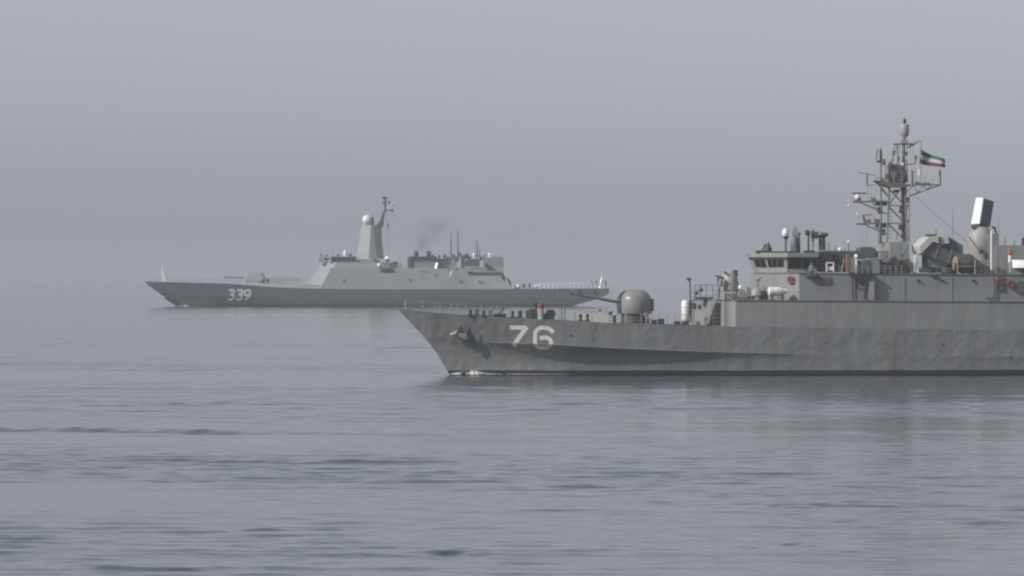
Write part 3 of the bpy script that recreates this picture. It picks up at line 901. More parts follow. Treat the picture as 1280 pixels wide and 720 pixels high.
# wing bulwark, screens and boxes abaft the wheelhouse
mb = MB()
mb.box(A(1027.5, 327, -2.2), (pxm(16), 2.3, pxm(25))); mb.build('signal_locker', M['dark'], frigate)
blk = MB().box(A(1048, 327, -0.8), (pxm(38), 3.6, pxm(27))).build('radar_room', M['mid'], frigate)
fr = MB(); q = A(1037.5, 334, -4.72)
for dx in (-0.28, 0.28): fr.box(q + Vector((dx, 0, 0)), (.10, .12, .74))
fr.box(q + Vector((0, 0, .36)), (.66, .12, .12)); fr.box(q + Vector((0, 0.03, -.1)), (.5, .05, .3))
fr.build('notice_frame', M['white'], frigate)
MB().tube(A(1052, 341, -4.72), A(1055, 324, -4.72), .05).build('hand_rail_post', M['pale'], frigate)
mb = MB().box(A(1060, 329, -3.8), (.30, .6, 1.4)); mb.build('flag_locker', paint('faded_red_paint', (.24, .13, .125)), frigate)
mb = MB().box(A(1065.5, 331, -3.9), (.28, .5, 1.2)); mb.box(A(1079, 333, -3.9), (.3, .5, .9)); mb.build_each('ready_locker', M['pale'], frigate)
# items on the superstructure side
fqd = [(xf1, -yL, z01(xf1)), (S(1246, -yL), -4.85, z01(45)), (S(1246, -yL), -4.85, z03(45)), (xf1, -yL, z03(xf1))]
mb = MB(); qa, qb = A(1006.5, 345, -4.95), A(1025, 346, -4.95)
lnn = qb.x - qa.x
mb.lathe((qa.x, -4.98, (qa.z + qb.z) / 2), [(.02, 0), (.14, .12), (.2, .35), (.22, lnn * .5), (.2, lnn - .35), (.12, lnn - .1), (.02, lnn)], 14, 'X', sx=.7)
mb.build('stretcher_bundle', M['dark'], frigate)
q = A(1031, 351, -4.80); nb = MB().box(q, (pxm(16), .10, pxm(9.5))).build('name_board', M['brown'], frigate)
MB().box(q - Vector((0, .06, 0)), (pxm(13), .03, pxm(6.5))).build('board_panel', M['mid'], nb)
def lifebuoy(px, py, y, r, axis, label, tilt=0.0, quad=None):
    q = A(px, py, y)
    o = empty('lifebuoy', NS.world(q), NS.yaw)
    tag(o, label, 'lifebuoy', 'red lifebuoys on the nearer ship')
    MB().torus((0, 0, 0), r, .085, 'Y', 24, 8, tilt=tilt).build('buoy_ring', M['red'], o)
    mb = MB()
    for k in range(4):
        t = R(45 + 90 * k); c = Matrix.Rotation(tilt, 3, 'Z') @ Vector((r * math.cos(t), 0, r * math.sin(t)))
        mb.ball(c, .1, 8)
    mb.build_each('buoy_band', M['orange'], o)
tl = math.atan2(-(yL - 1.2), xf1 - xf0)
lifebuoy(988, 349.6, -3.93 - .32, .25, 'Y', 'red lifebuoy on the pale front wall just below the nearer ship\'s bridge windows', tl)
lifebuoy(1263.3, 354.8, -5.0, .25, 'Y', 'red lifebuoy on the nearer ship\'s side wall beside a dark round disc')
# deck-edge awning platform and its legs
zp = z03(S(1070, -5))
mb = MB().box(Vector(((S(1061, -5.4) + S(1092, -5.4)) / 2, -5.13, zp - .06)), (S(1090, -5.4) - S(1061, -5.4), .52, .16))
mb.profile([(S(1063, -5.3), zp - .14), (S(1088, -5.3), zp - .14), (S(1083, -5.3), zp - .5), (S(1067, -5.3), zp - .5)], -5.36, -4.88)
plat = mb.build('side_platform', M['dark'], frigate)
mb = MB()
for pa, ya, pb_, yb in ((1065, -5.3, 1066.5, -5.25), (1069.5, -5.2, 1070.5, -5.15), (1083, -5.3, 1080.5, -5.2)):
    mb.tube((S(pa, ya), ya, zp - .14), (S(pb_, yb), yb, z01(30) + .02), .07)
mb.build_each('support_leg', M['dark'], plat)
mb = MB(); q = A(1089, 363, -5.1); mb.box(q, (.45, .3, pxm(23))); mb.build('pipe_casing', M['pale'], frigate)
mb = MB().torus(A(1076, 357.5, -5.05), .28, .07, 'Y'); mb.build('hose_coil', M['mid'], frigate)
# small lockers, pipes and rungs on the side
mb = MB()
for px, py, w, h in ((1172, 348, 2, 2), (1178, 350.5, 3, 2), (1217, 351, 2.4, 3), (1148, 351, 3, 2.5), (1168, 345.4, 9, 1.2)):
    mb.box(A(px, py, -4.9), (pxm(w), .14, pxm(h)))
mb.build_each('side_fitting', M['dark'], frigate)
mb = MB().path([A(1241, 348, -4.96), A(1243.5, 350, -4.96), A(1243.5, 373, -4.96), A(1233, 373.2, -4.96)], .05, 6); mb.build('drain_pipe', M['dark'], frigate)
mb = MB()
for px in (1130, 1190): mb.tube(A(px, 375.5, -4.86), A(px, 346, -4.86), .02, n=5)
mb.build_each('wall_stiffener', M['grey'], frigate)
fb = MB().box(A(1250, 348.2, -4.95), (.40, .25, .46)); fb.build('fire_box', M['red'], frigate)
mb = MB(); q = A(1251, 359.4, -4.9)
for dx in (-.24, .24): mb.box(q + Vector((dx, 0, 0)), (.07, .12, .55))
for dz_ in (-.25, .25): mb.box(q + Vector((0, 0, dz_)), (.5, .12, .07))
mb.build('hose_frame', M['dark'], frigate)
q = A(1276.5, 359.5, -4.85); MB().lathe(q, [(.54, -.12), (.56, -.06), (.56, .02)], 28, 'Y').build('exhaust_cover', M['mid'], frigate)

# --- on the wheelhouse roof
zroof = zt + .36
def stick(mb, px, py0, py1, y, r=.04, r2=None): mb.tube(A(px, py0, y), A(px, py1, y), r, r2, 6)
q = A(957, 311, -1.5)
mb = MB().box((q.x - .2, -1.5, zroof + .09), (1.2, .7, .18)); mb.lathe((q.x + .2, -1.5, zroof + .15), [(.34, 0), (.3, .25), (.2, .42), (.12, .6)], 14); mb.tube((q.x - .3, -1.5, zroof + .2), (q.x, -1.5, zroof + .7), .06); stick(mb, 961, 309, 303, -1.5, .06)
mb.build('navigation_radar', M['dark'], frigate)
dome_post = MB(); stick(dome_post, 982.3, 317, 297, -2.0, .07); dome_post.lathe(A(982.3, 299.5, -2), [(.1, 0), (.24, .2), (.24, .3)], 12)
dp = dome_post.build('satellite_dome', M['dark'], frigate)
MB().ball(A(981.7, 291.2, -2.0), pxm(4.8), 20, .9, .9, 1.25).build('radome', M['white'], dp)
mb = MB()
mb.lathe((S(993.5, -1), -1, zroof), [(pxm(6.5), 0), (pxm(6), .25), (pxm(5.2), pxm(13)), (pxm(3), pxm(17)), (pxm(1.5), pxm(22))], 8)
for px, a, b in ((991.5, 300, 287), (996, 296, 284), (993.5, 296, 282.5)): stick(mb, px, a, b, -1, .04)
mb.tube(A(998.5, 297, -1), A(994, 302, -1), .09); mb.tube(A(999.5, 315, -1), A(998.5, 291, -1), .08); mb.ball(A(999, 292, -1), .14, 8)
mb.tube(A(989, 308, -1), A(996, 295, -1), .05)
mb.build('optical_director', M['mid'], frigate)
mb = MB().box(Vector((S(980, -1.6), -1.6, zroof + .06)), (2.6, .5, .12)); mb.build('roof_plinth', M['dark'], frigate)
mb = MB(); stick(mb, 1010.5, 316, 292, -2, .09, .07); mb.lathe(A(1009.5, 291, -2), [(.12, -.2), (.22, -.15), (.22, .15), (.12, .2)], 12, 'X'); mb.box(A(1011, 314.5, -2), (pxm(12), .7, pxm(3)))
mb.build('searchlight', M['dark'], frigate)
mb = MB(); mb.box(A(1017.5, 293.6, -1.6), (pxm(7.5), .2, pxm(9)), ry=.12); mb.tube(A(1014, 290, -1.6), A(1017, 286.5, -1.6), .06); mb.box(A(1016, 300.5, -1.6), (.18, .2, .22)); mb.tube(A(1016, 316, -1.6), A(1016.5, 297, -1.6), .05)
mb.build('signal_panel', M['mid'], frigate)
mb = MB(); q = A(1027.5, 313, -1.4)
mb.lathe((q.x, -1.4, q.z), [(pxm(5), 0), (pxm(4.5), pxm(2)), (pxm(4.2), pxm(16)), (pxm(7), pxm(18)), (pxm(8.5), pxm(19.5)), (pxm(7.5), pxm(21.5)), (pxm(4), pxm(22.5))], 20)
mb.lathe(A(1021.5, 294, -1.4), [(pxm(3.5), -.15), (pxm(4.2), .0), (pxm(2), .2)], 14, 'X')
mb.build('cowl_vent', M['mid'], frigate)
MB().box(A(1016, 317, -1.5), (pxm(50), 2.6, .16)).build('upper_platform', M['mid'], frigate)
for px, py, r, pb0, y, bmat in ((1050, 311.8, 2.7, 322, -3.0, 'white'), (1060.7, 302.3, 1.8, 316, -2.0, 'white'), (1070.4, 320.6, 3.0, 339, -4.3, 'white')):
    mb = MB(); stick(mb, px, pb0 + 3, py, y, .11 if py > 320 else .04)
    lp = mb.build('deck_lamp', M['white'] if py > 320 else M['mid'], frigate)
    MB().ball(A(px, py, y), pxm(r), 14).build('globe', M[bmat], lp)
mb = MB(); stick(mb, 1077.5, 342, 276, -2.5, .045, .02); mb.build_each('whip_aerial', M['pale'], frigate)

# --- 03 deck clutter between bridge and mast
mb = MB().box(A(1091, 332, -3.9), (pxm(14), 1.0, pxm(19))); mb.build_each('ready_locker', M['grey'], frigate)
mb = MB().box(A(1083, 333, -4.1), (pxm(4), .8, pxm(17))); mb.build_each('ready_locker', M['mid'], frigate)
mb = MB().box(A(1082, 317, -2.0), (pxm(19), 1.6, pxm(14))); mb.box(A(1082, 309.6, -2.0), (pxm(14), 1.2, pxm(2)))
for px in (1091.5, 1094): stick(mb, px, 322, 311, -2.0, .05)
mb.box(A(1085, 334, -1.0), (pxm(38), 3.0, pxm(17)))
mb.build_each('equipment_house', M['mid'], frigate)
mb = MB().box(A(1104, 321, -3.0), (pxm(11), 1.2, pxm(15))); mb.box(A(1104, 337, -2.8), (pxm(12), 1.0, pxm(12))); mb.build_each('ammunition_locker', M['grey'], frigate)
stk = MB(); stk.box(A(1107, 338, -3.9), (pxm(16), .5, .18)); stk.build('deck_chock', M['dark'], frigate)
# mast house
mh = [(S(1101, -.4), A(1101, 320, 0).z), (S(1104, -.4), A(1104, 303, 0).z), (S(1113, -.4), A(1113, 297.5, 0).z), (S(1133, -.4), A(1133, 302, 0).z), (S(1138, -.4), A(1138, 316, 0).z), (S(1138, -.4), z03(40)), (S(1101, -.4), z03(40))]
zz = z03(40)
ptsA = mirror([(S(1099, -.2), 0.0), (S(1112.5, -2.3), -2.3), (S(1138, -2.3), -2.3)])
ptsB = mirror([(S(1102, -.2), 0.0), (S(1112.5, -1.9), -1.9), (S(1136, -1.9), -1.9)])
mast_house = MB().plan(ptsA, ptsB, zz - .02, lambda x: float(np.interp(x, [S(1102), S(1112), S(1136)], [A(1102, 305, 0).z, A(1112, 298.5, -1.9).z, A(1136, 303, -1.9).z]))).build('mast_house', M['grey'], frigate, angle=25)
mb = MB(); mb.box(A(1131, 332, -2.6), (pxm(12), .5, pxm(16))); mb.tube(A(1127.5, 322, -2.5), A(1137, 305, -2.5), .05); stick(mb, 1126, 322, 306, -2.6, .04)
mb.build_each('mast_house_door', M['mid'], mast_house)
mb = MB()
for i, dy in enumerate((0, .16, .02)): mb.ball(A(1119 + (i % 2) * 2.2, 334 - i * 5.2, -2.95 - dy * .2), .22, 10, 1, .8, 1.1)
mb.box(A(1119.5, 337.8, -2.95), (.25, .25, .3)); mb.build('canvas_bundle', M['tan'], frigate)
mb = MB(); mb.box(A(1113.5, 337, -3.2), (.16, .16, pxm(14))); mb.box(A(1128, 340.6, -3.0), (pxm(14), .5, .18)); mb.build_each('mast_foot', M['dark'], frigate)

mb = MB()
for px, py, w, h, y in ((1041, 337.5, 7, 5, -2.9), (1049, 336, 5, 8, -3.0), (1072, 336, 5, 9, -4.2), (1096, 318, 4, 8, -2.4), (1099, 330, 3, 12, -3.7), (1116, 339, 5, 4, -3.6), (1139.5, 334, 3, 14, -3.0), (1152, 338, 5, 6, -3.8), (1160, 338, 4, 5, -4.2), (1184, 338, 6, 6, -4.0), (1226, 337, 6, 9, -3.7), (1234, 339, 5, 6, -4.0), (1247, 338, 4, 8, -3.6), (1254, 339.5, 5, 5, -4.1)):
    mb.box(A(px, py, y), (pxm(w), .6, pxm(h)))
mb.build_each('deck_box', M['mid'], frigate)
mb = MB()
for px, y0_, y1_, y in ((1036, 314, 303, -1), (1044, 314, 306, -2), (1056, 320, 309, -2), (1066, 340, 318, -4.4), (1087, 323, 308, -2.4), (1121, 300, 290, -1), (1170, 294, 286, -2), (1256, 307, 296, -2.5), (1268, 307, 300, -2)):
    mb.tube(A(px, y0_, y), A(px, y1_, y), .045, .03, 5)
mb.build_each('deck_post', M['mid'], frigate)
mb = MB()
for px in range(1064, 1130, 7): mb.tube(A(px, 343, -4.7), A(px, 332, -4.7), .022, n=4)
for q_ in (332, 336, 339.5): mb.tube(A(1064, q_ - .3, -4.7), A(1127, q_, -4.7), .014, n=4)
mb.build_each('guard_rail', M['grey'], frigate)

# --- lattice mast
mast = MB()
TOPZ = 171
def leg(px0, py0, y0, px1, py1, y1, r): mast.tube(A(px0, py0, y0), A(px1, py1, y1), r, n=6)
leg(1130.5, 302, .0, 1129.8, 233, .0, .24); leg(1129.8, 233, 0, 1129.6, 173, 0, .14)
for yy in (-1.0, 1.0): leg(1108.5, 306, yy, 1111.5, 232, yy * .55, .085)
leg(1134.5, 303, -1.0, 1131.5, 232, -.5, .08); leg(1133.5, 303, 1.0, 1131.5, 232, .5, .08)
leg(1101.5, 305, -.6, 1101, 187, -.6, .07); leg(1099.5, 305, -.55, 1100, 280, -.55, .14)
for y0, y1 in ((300, 279), (279, 257), (257, 234)):
    for yy in (-.8, .8):
        leg(1109.5, y1, yy * .8, 1129, y0 - 2, yy * .5, .06); leg(1110, y1, yy * .8, 1130, y1, yy * .5, .05)
    leg(1110, y1, -.7, 1110, y1, .7, .05)
leg(1111, 256, -.6, 1126, 236, -.4, .05); leg(1133.5, 300, -.8, 1132, 258, -.5, .05); leg(1136.5, 302, -.9, 1137, 240, -.5, .03)
leg(1131, 268, -.3, 1136, 255, -.6, .05); leg(1131, 290, -.3, 1135.5, 275, -.6, .05)
mast_o = mast.build('mast', M['bare'], frigate)
# top yard with ring
mb = MB(); mb.tube(A(1116.5, 180, 0), A(1142, 180, 0), .07); mb.tube(A(1142, 180, 0), A(1147.5, 177, 0), .05); mb.tube(A(1147.5, 177.2, 0), A(1152, 175.5, 0), .03); mb.tube(A(1124, 180, -1.0), A(1136, 180, 1.0), .05)
mb.tube(A(1134, 184.5, 0), A(1144, 180, 0), .06); mb.tube(A(1121.5, 181, -.1), A(1113, 212, -.3), .03); mb.tube(A(1122, 181, .2), A(1122, 232, .3), .05); mb.tube(A(1119, 181, -.3), A(1107, 228, -.6), .03)
mb.build('yard', M['bare'], mast_o)
q = A(1130.5, 173.5, 0)
mb = MB().lathe(q, [(pxm(1.8), 0), (pxm(2.8), pxm(2)), (pxm(5.4), pxm(4.8)), (pxm(6.0), pxm(7.5)), (pxm(6.0), pxm(17.6)), (pxm(5.6), pxm(18.2))], 20)
mb.build('sensor_drum', M['pale'], mast_o)
mb = MB(); stick(mb, 1130.5, 156, 147.5, 0, .07, .04); mb.box(A(1131, 151.4, 0), (.22, .2, .32)); mb.build('finial', M['dark'], mast_o)
mb = MB(); mb.box(A(1129.5, 177, 0), (.6, .6, .3)); mb.build('yard_bracket', M['pale'], mast_o)
# radar platform, dense gear at its middle
mb = MB()
mb.profile([(S(1093.5), A(1093, 225.5).z), (S(1135), A(1135, 230.5).z), (S(1135), A(1135, 233.5).z), (S(1110.5), A(1110, 234.5).z), (S(1099), A(1099, 230).z)], -.9, .9)
mb.tube(A(1098, 230, -.6), A(1112, 248, -.5), .08); mb.tube(A(1098, 230, .6), A(1112, 248, .5), .08)
for px in (1095, 1101, 1108): mb.tube(A(px, 227, -.9), A(px, 221, -.9), .025, n=5)
mb.tube(A(1095, 222.5, -.9), A(1112, 222.5, -.9), .025, n=5)
mb.build('radar_platform', M['bare'], mast_o)
mb = MB()
mb.lathe(A(1117, 228, 0), [(.5, 0), (.55, .9), (.42, 1.2), (.2, 1.5)], 10); mb.box(A(1123.5, 219, 0), (.55, .8, 1.5), ry=.12); mb.box(A(1113.5, 216, .2), (.5, .5, 1.3), ry=-.1)
mb.tube(A(1117, 226, -.6), A(1124, 196, -.1), .05); mb.tube(A(1110, 228, -.6), A(1121, 205, -.2), .04); mb.torus(A(1121, 206.5, 0), pxm(9), .035, 'Z', 20, 5)
mb.tube(A(1135, 228, -.4), A(1133, 200, -.2), .04); mb.tube(A(1127, 228, -.4), A(1133.5, 212, -.3), .05)
mb.build('radar_gear', M['bare'], mast_o)
MB().ball(A(1128.6, 205.8, -.4), .13, 10).build('mast_lamp', M['white'], mast_o)
mb = MB(); mb.path([A(1131, 205.5, 0), A(1143, 205, 0), A(1145, 202, 0), A(1145, 196, 0)], .035, 5); mb.box(A(1145, 196.8, 0), (.14, .14, .32)); mb.build('aerial_bracket', M['dark'], mast_o)
# pole top aerials left
mb = MB(); mb.box(A(1101, 193, -.6), (.18, .2, .9)); mb.lathe(A(1105, 202.3, -.6), [(.1, -.12), (.26, -.1), (.26, .1), (.1, .12)], 14, 'X'); mb.box(A(1098.2, 202, -.6), (.36, .2, .18)); stick(mb, 1101.5, 190, 183, -.6, .03)
mb.build_each('aerial_cluster', M['bare'], mast_o)
mb = MB(); mb.tube(A(1096, 186, -.8), A(1094.5, 200, -.8), .1); mb.build('aerial_tube', M['pale'], mast_o)
mb = MB(); stick(mb, 1083.8, 232, 217, -.9, .07); mb.tube(A(1072, 215.2, -.9), A(1095, 219.5, -.9), .03); mb.tube(A(1083.8, 232, -.9), A(1094, 231, -.9), .03); mb.tube(A(1084.5, 232, -.9), A(1085.5, 248, -.9), .02)
mb.build('wire_aerial', M['bare'], mast_o)
# forward radar arms
def arm(pxl, py, pxr, pyb, yhw):
    mb = MB()
    for sg in (-1, 1):
        mb.tube(A(pxl, py, sg * yhw * .4), A(pxr, py - .5, sg * yhw), .07); mb.tube(A(pxl + 8, py + 1, sg * yhw * .5), A(pxr, pyb, sg * yhw), .06)
        mb.tube(A((pxl + pxr) / 2 + 2, py, sg * yhw * .8), A((pxl + pxr) / 2 + 6, (py + pyb) / 2 + 1, sg * yhw), .045)
    mb.box(A(pxl + (pxr - pxl) * .62, py - .4, 0), (pxm((pxr - pxl) * .7), yhw * 1.8, .1))
    mb.box(A(pxl + (pxr - pxl) * .80, py + 2.4, 0), (pxm((pxr - pxl) * .28), yhw * 1.4, .36))
    mb.box(A(pxl + 4, py + .6, 0), (pxm(10), yhw, .14))
    return mb.build('radar_arm', M['bare'], mast_o)
a1_ = arm(1067, 252, 1110, 268, .7)
mb = MB(); mb.lathe(A(1072.3, 251.5, 0), [(.26, 0), (.28, .2), (.2, .38)], 14); mb.build('radar_motor', M['brown'], mast_o)
MB().ball(A(1071.8, 246.6, -.2), .23, 12).build('radar_hub', M['white'], mast_o)
MB().box(A(1073.5, 241.6, 0), (pxm(22), .16, .12), rz=.35).build('radar_antenna', M['tan'], mast_o)
a2_ = arm(1072, 279.5, 1109, 293, .7)
mb = MB(); mb.tube(A(1082, 279, 0), A(1079, 270, 0), .14, .1); mb.box(A(1084, 268.8, 0), (pxm(13), .16, .12), rz=-.3, ry=-.07); mb.build('radar_antenna', M['bare'], mast_o)
for px, py in ((1061, 257, ), (1071.3, 268.4)):
    q = A(px, py, -.2); mb = MB().ball(q, .1, 10); mb.tube(q, q + Vector((.9 if px < 1065 else .5, .2, -.1 if px < 1065 else -.6)), .015, n=4); mb.build_each('masthead_lamp', M['white'], mast_o)
# starboard/aft yard to the right
mb = MB()
mb.tube(A(1133, 231.5, -.4), A(1175.5, 231, -.4), .05); mb.tube(A(1133, 231.5, .4), A(1175.5, 231, .2), .05)
for sg in (-1, 1):
    mb.tube(A(1137, 245, sg * .35), A(1166, 234.5, sg * .3), .05); mb.tube(A(1166, 234.5, sg * .3), A(1175, 231, sg * .25), .05)
for p0, p1 in (((1133, 240), (1142, 232)), ((1142, 232), (1147, 241)), ((1147, 241), (1154, 232)), ((1154, 232), (1159, 236.5)), ((1159, 236.5), (1165, 231.5))): mb.tube(A(*p0, -.35), A(*p1, -.35), .035, n=5)
stick(mb, 1175.3, 232, 213, -.3, .08); stick(mb, 1174, 219, 212, -.3, .07); stick(mb, 1140.5, 232, 213, -.3, .10); stick(mb, 1150, 232, 176, -.0, .014); mb.box(A(1153, 230, -.3), (.7, .4, .2))
mb.build('signal_yard', M['bare'], mast_o)
mb = MB(); stick(mb, 1149, 219.5, 211, -.35, .075); mb.build('yard_lamp', M['white'], mast_o)
# rigging wires
mb = MB()
for a, b in (((1140, 242, -.4), (1208, 302, -1.5)), ((1136, 262, -.6), (1152, 298, -2.0)), ((1137, 240, -.6), (1137, 302, -1.5)), ((1152, 176, 0), (1151.5, 231, -.3)), ((1119, 181, 0), (1092, 226, -.6)), ((1096, 232, -.8), (1078, 318, -1.6)), ((1090, 226, -.7), (1083, 305, -1.5))):
    mb.tube(A(*a), A(*b), .018 if a[0] > 1130 else .010, n=4)
mb.build('rigging', M['bare'], mast_o)

# small gear crowding the mast
mb = MB()
for px, py, w, h, y in ((1103, 226, 4, 5, .3), (1108, 221, 3, 8, -.4), (1126, 225, 4, 10, .5), (1133, 222, 3, 12, .2), (1112, 206, 3, 7, .4), (1120, 239, 6, 4, 0), (1127, 262, 5, 9, .2), (1126, 284, 5, 7, -.2), (1092, 249, 5, 4, .1), (1100, 263, 5, 9, 0), (1097, 276, 6, 4, .1), (1086, 276, 4, 4, -.2), (1104, 290, 4, 8, .3), (1135, 250, 3, 7, -.2), (1160, 229.5, 4, 3, -.3), (1146, 229, 4, 4, -.2), (1117, 191, 2, 6, -.2), (1133, 192, 2, 5, .1)):
    mb.box(A(px, py, y), (pxm(w), .4, pxm(h)), ry=((px * 7) % 5 - 2) * .05)
mb.build_each('mast_box', M['bare'], mast_o)
mb = MB()
for k, px in enumerate((1118.5, 1125, 1134, 1137.5, 1141)): mb.tube(A(px, 180.5, .2), A(px + (k - 2) * 2.2, 229, .3), .014, n=4)
for px, a, b in ((1107, 226, 205), (1115.5, 226, 199), (1156, 231, 219), (1166, 231, 222), (1089, 251, 240), (1093, 278, 266)): mb.tube(A(px, a, -.5), A(px, b, -.5), .03, .02, 5)
mb.build_each('signal_line', M['bare'], mast_o)
mb = MB()
for i in range(14): mb.box(A(1112 + i * .08, 240 + i * 4.4, -.62), (.34, .05, .05))
mb.build('mast_rung', M['bare'], mast_o)

# flag on its halyard
def make_flag():
    q0 = A(1151, 186.5, 0)
    o = empty('flag', NS.world(q0), NS.yaw)
    nu, nv = 28, 12
    Wd, rows = pxm(30.5), []
    mbs = MB()
    for j in range(nv + 1):
        v = j / nv; row = []
        for i in range(nu + 1):
            u = i / nu
            top = -pxm(12.5) * (u ** .8); hgt = pxm(18) * (1 - u) + pxm(10.5) * u
            zz_ = top - hgt * v
            yy_ = .42 * math.sin(u * 7.0 - 1.2 + v * .8) * (u ** .6) - .55 * u * v
            row.append((Wd * u - pxm(1.6) * v * (1 - u), yy_, zz_))
        rows.append(row)
    for k in range(3):
        sub = rows[k * 4:k * 4 + 5]
        mbs.sheet(sub, mi=k)
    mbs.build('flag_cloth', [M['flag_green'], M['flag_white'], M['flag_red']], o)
    MB().tube((-.03, 0, .25), (-.03 - pxm(1.6), 0, -pxm(20)), .02, n=5).build('halyard', M['pale'], o)
    tag(o, 'green, white and dark red striped flag streaming from the nearer ship\'s lattice mast', 'flag')
make_flag()

# --- missile launcher abaft the mast
yl = -2.6
ml = MB()
ml.profile([(S(1157, yl), A(1157, 341, yl).z), (S(1157, yl), A(1157, 318, yl).z), (S(1161, yl), A(1161, 314, yl).z), (S(1181, yl), A(1181, 329, yl).z), (S(1180, yl), A(1180, 341, yl).z)], yl - .9, yl - .75)
ml.profile([(S(1157, yl), A(1157, 341, yl).z), (S(1157, yl), A(1157, 318, yl).z), (S(1161, yl), A(1161, 314, yl).z), (S(1181, yl), A(1181, 329, yl).z), (S(1180, yl), A(1180, 341, yl).z)], yl + 1.2, yl + 1.35)
launcher = ml.build('missile_launcher', M['grey'], frigate)
tubes = []
for k in range(2):
    y0 = yl - .8 + k * 1.15
    # canister axis rises to the left
    c0, c1 = A(1153.5, 309, y0), A(1204, 327, y0)
    d = (c1 - c0).normalized(); up = Vector((0, 1, 0)).cross(d) * -1
    up = up if up.z > 0 else -up
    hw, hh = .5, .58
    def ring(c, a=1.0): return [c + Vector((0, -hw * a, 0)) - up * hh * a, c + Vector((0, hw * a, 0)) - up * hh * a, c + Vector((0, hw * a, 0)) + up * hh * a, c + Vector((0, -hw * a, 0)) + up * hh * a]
    tb = MB().loft([ring(c0), ring(c1)]).build('canister', M['mid'], launcher)  # darker paint stands in for the shade beneath the hood
    mb = MB()
    for t in (.0, .3, .62): 
        c = c0 + (c1 - c0) * t; mb.loft([ring(c, 1.1), ring(c + d * .16, 1.1)])
    mb.build_each('canister_band', M['bare'], launcher)
# raised blast hood: sunlit brightness is put into its lighter paint
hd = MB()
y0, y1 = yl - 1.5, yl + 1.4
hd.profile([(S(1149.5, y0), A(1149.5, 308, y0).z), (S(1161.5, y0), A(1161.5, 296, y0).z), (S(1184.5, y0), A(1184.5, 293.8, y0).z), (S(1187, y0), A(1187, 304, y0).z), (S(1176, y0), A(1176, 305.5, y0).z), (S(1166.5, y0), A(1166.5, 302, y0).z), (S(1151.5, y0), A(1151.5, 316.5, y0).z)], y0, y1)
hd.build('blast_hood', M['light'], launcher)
hd = MB(); hd.profile([(S(1184.6, y0), A(1184, 294.5, y0).z), (S(1205, y0), A(1205, 307, y0).z), (S(1205, y0), A(1205, 316, y0).z), (S(1186, y0), A(1186, 308, y0).z)], y0 + .3, y1 - .1)
hd.build('blast_shield', M['mid'], launcher)
hd = MB(); hd.box(A(1164, 294.4, yl), (pxm(11), 1.2, .2)); hd.box(A(1174.5, 300.5, y0 - .05), (pxm(2.4), .14, pxm(9))); hd.box(A(1167.5, 338, yl - .95), (pxm(15), .1, pxm(6.5))); hd.build_each('launcher_fitting', M['dark'], launcher)
hd = MB(); hd.box(A(1186, 331, yl + .3), (pxm(14), 2.0, pxm(22))); hd.build('launcher_support', M['dark'], launcher)
# covered drum
yd = -3.6; q = A(1205, 329.5, yd)
cov = MB().lathe(q, [(pxm(5), -pxm(15)), (pxm(10), -pxm(13.5)), (pxm(11.5), -pxm(8)), (pxm(12), 0), (pxm(11.5), pxm(8)), (pxm(10), pxm(12.5)), (pxm(5), pxm(14))], 16, 'X', sx=.9)
cov.v = [(x + .05 * math.sin(9 * z), y, z + .05 * math.sin(5 * x + 3 * y)) for x, y, z in cov.v]
cover = cov.build('covered_drum', M['olive'], frigate)
MB().lathe(A(1191.5, 329, yd), [(pxm(6), -.12), (pxm(9.5), -.02), (pxm(11), .22)], 16, 'X', sx=.9).build('cover_end', M['tan'], cover)
mb = MB()
for px in (1197, 1219): stick(mb, px, 342.5, 325, -4.3, .06)
mb.tube(A(1197, 333, -4.3), A(1219, 333, -4.3), .03); mb.build_each('guard_rail', M['pale'], frigate)
# 03 deck rail further along
mb = MB()
for px in (1144, 1156, 1180, 1231): stick(mb, px, 343, 329, -4.6, .025)
for dz_ in (329, 334): mb.tube(A(1144, dz_, -4.6), A(1231, dz_ + .4, -4.6), .013, n=4)
mb.build_each('guard_rail', M['mid'], frigate)

# --- fire-control radar on its tower
yr = -1.2
mb = MB()
tw = A(1225.5, 343.5, yr)
mb.lathe((tw.x, yr, tw.z), [(pxm(17.5), 0), (pxm(17), pxm(6)), (pxm(15.5), pxm(22)), (pxm(16.5), pxm(34)), (pxm(17), pxm(42)), (pxm(15.5), pxm(50)), (pxm(12), pxm(57)), (pxm(8), pxm(60.5))], 20)
tower = mb.build('radar_tower', M['pale'], frigate, angle=25)
mb = MB(); mb.box(A(1238, 318, yr - .2), (pxm(14), 2.2, pxm(52))); mb.build('tower_trunk', M['grey'], tower)
mb = MB(); mb.path([A(1239.3, 347, -3.0), A(1239.3, 288, -3.0)], .09, 8); mb.build('white_pipe', M['white'], tower)
mb = MB(); mb.path([A(1240, 283.5, -2.2), A(1243.5, 285, -2.2), A(1245.3, 292, -2.2), A(1245.6, 342, -2.2)], .09, 8); mb.build('cable_trunk', M['dark'], tower)
mb = MB(); mb.lathe(A(1223, 288, yr), [(pxm(6), -.2), (pxm(6), .1), (pxm(3.6), .2), (pxm(3.6), .7)], 14); mb.box(A(1217, 283.5, yr - .4), (.35, .3, .3)); mb.build('radar_neck', M['mid'], tower)
mb = MB(); mb.tube(A(1211, 296, -2.6), A(1226, 315, -2.6), .04); mb.box(A(1226.5, 314.5, -2.5), (.3, .3, .35)); mb.build('tower_fitting', M['dark'], tower)
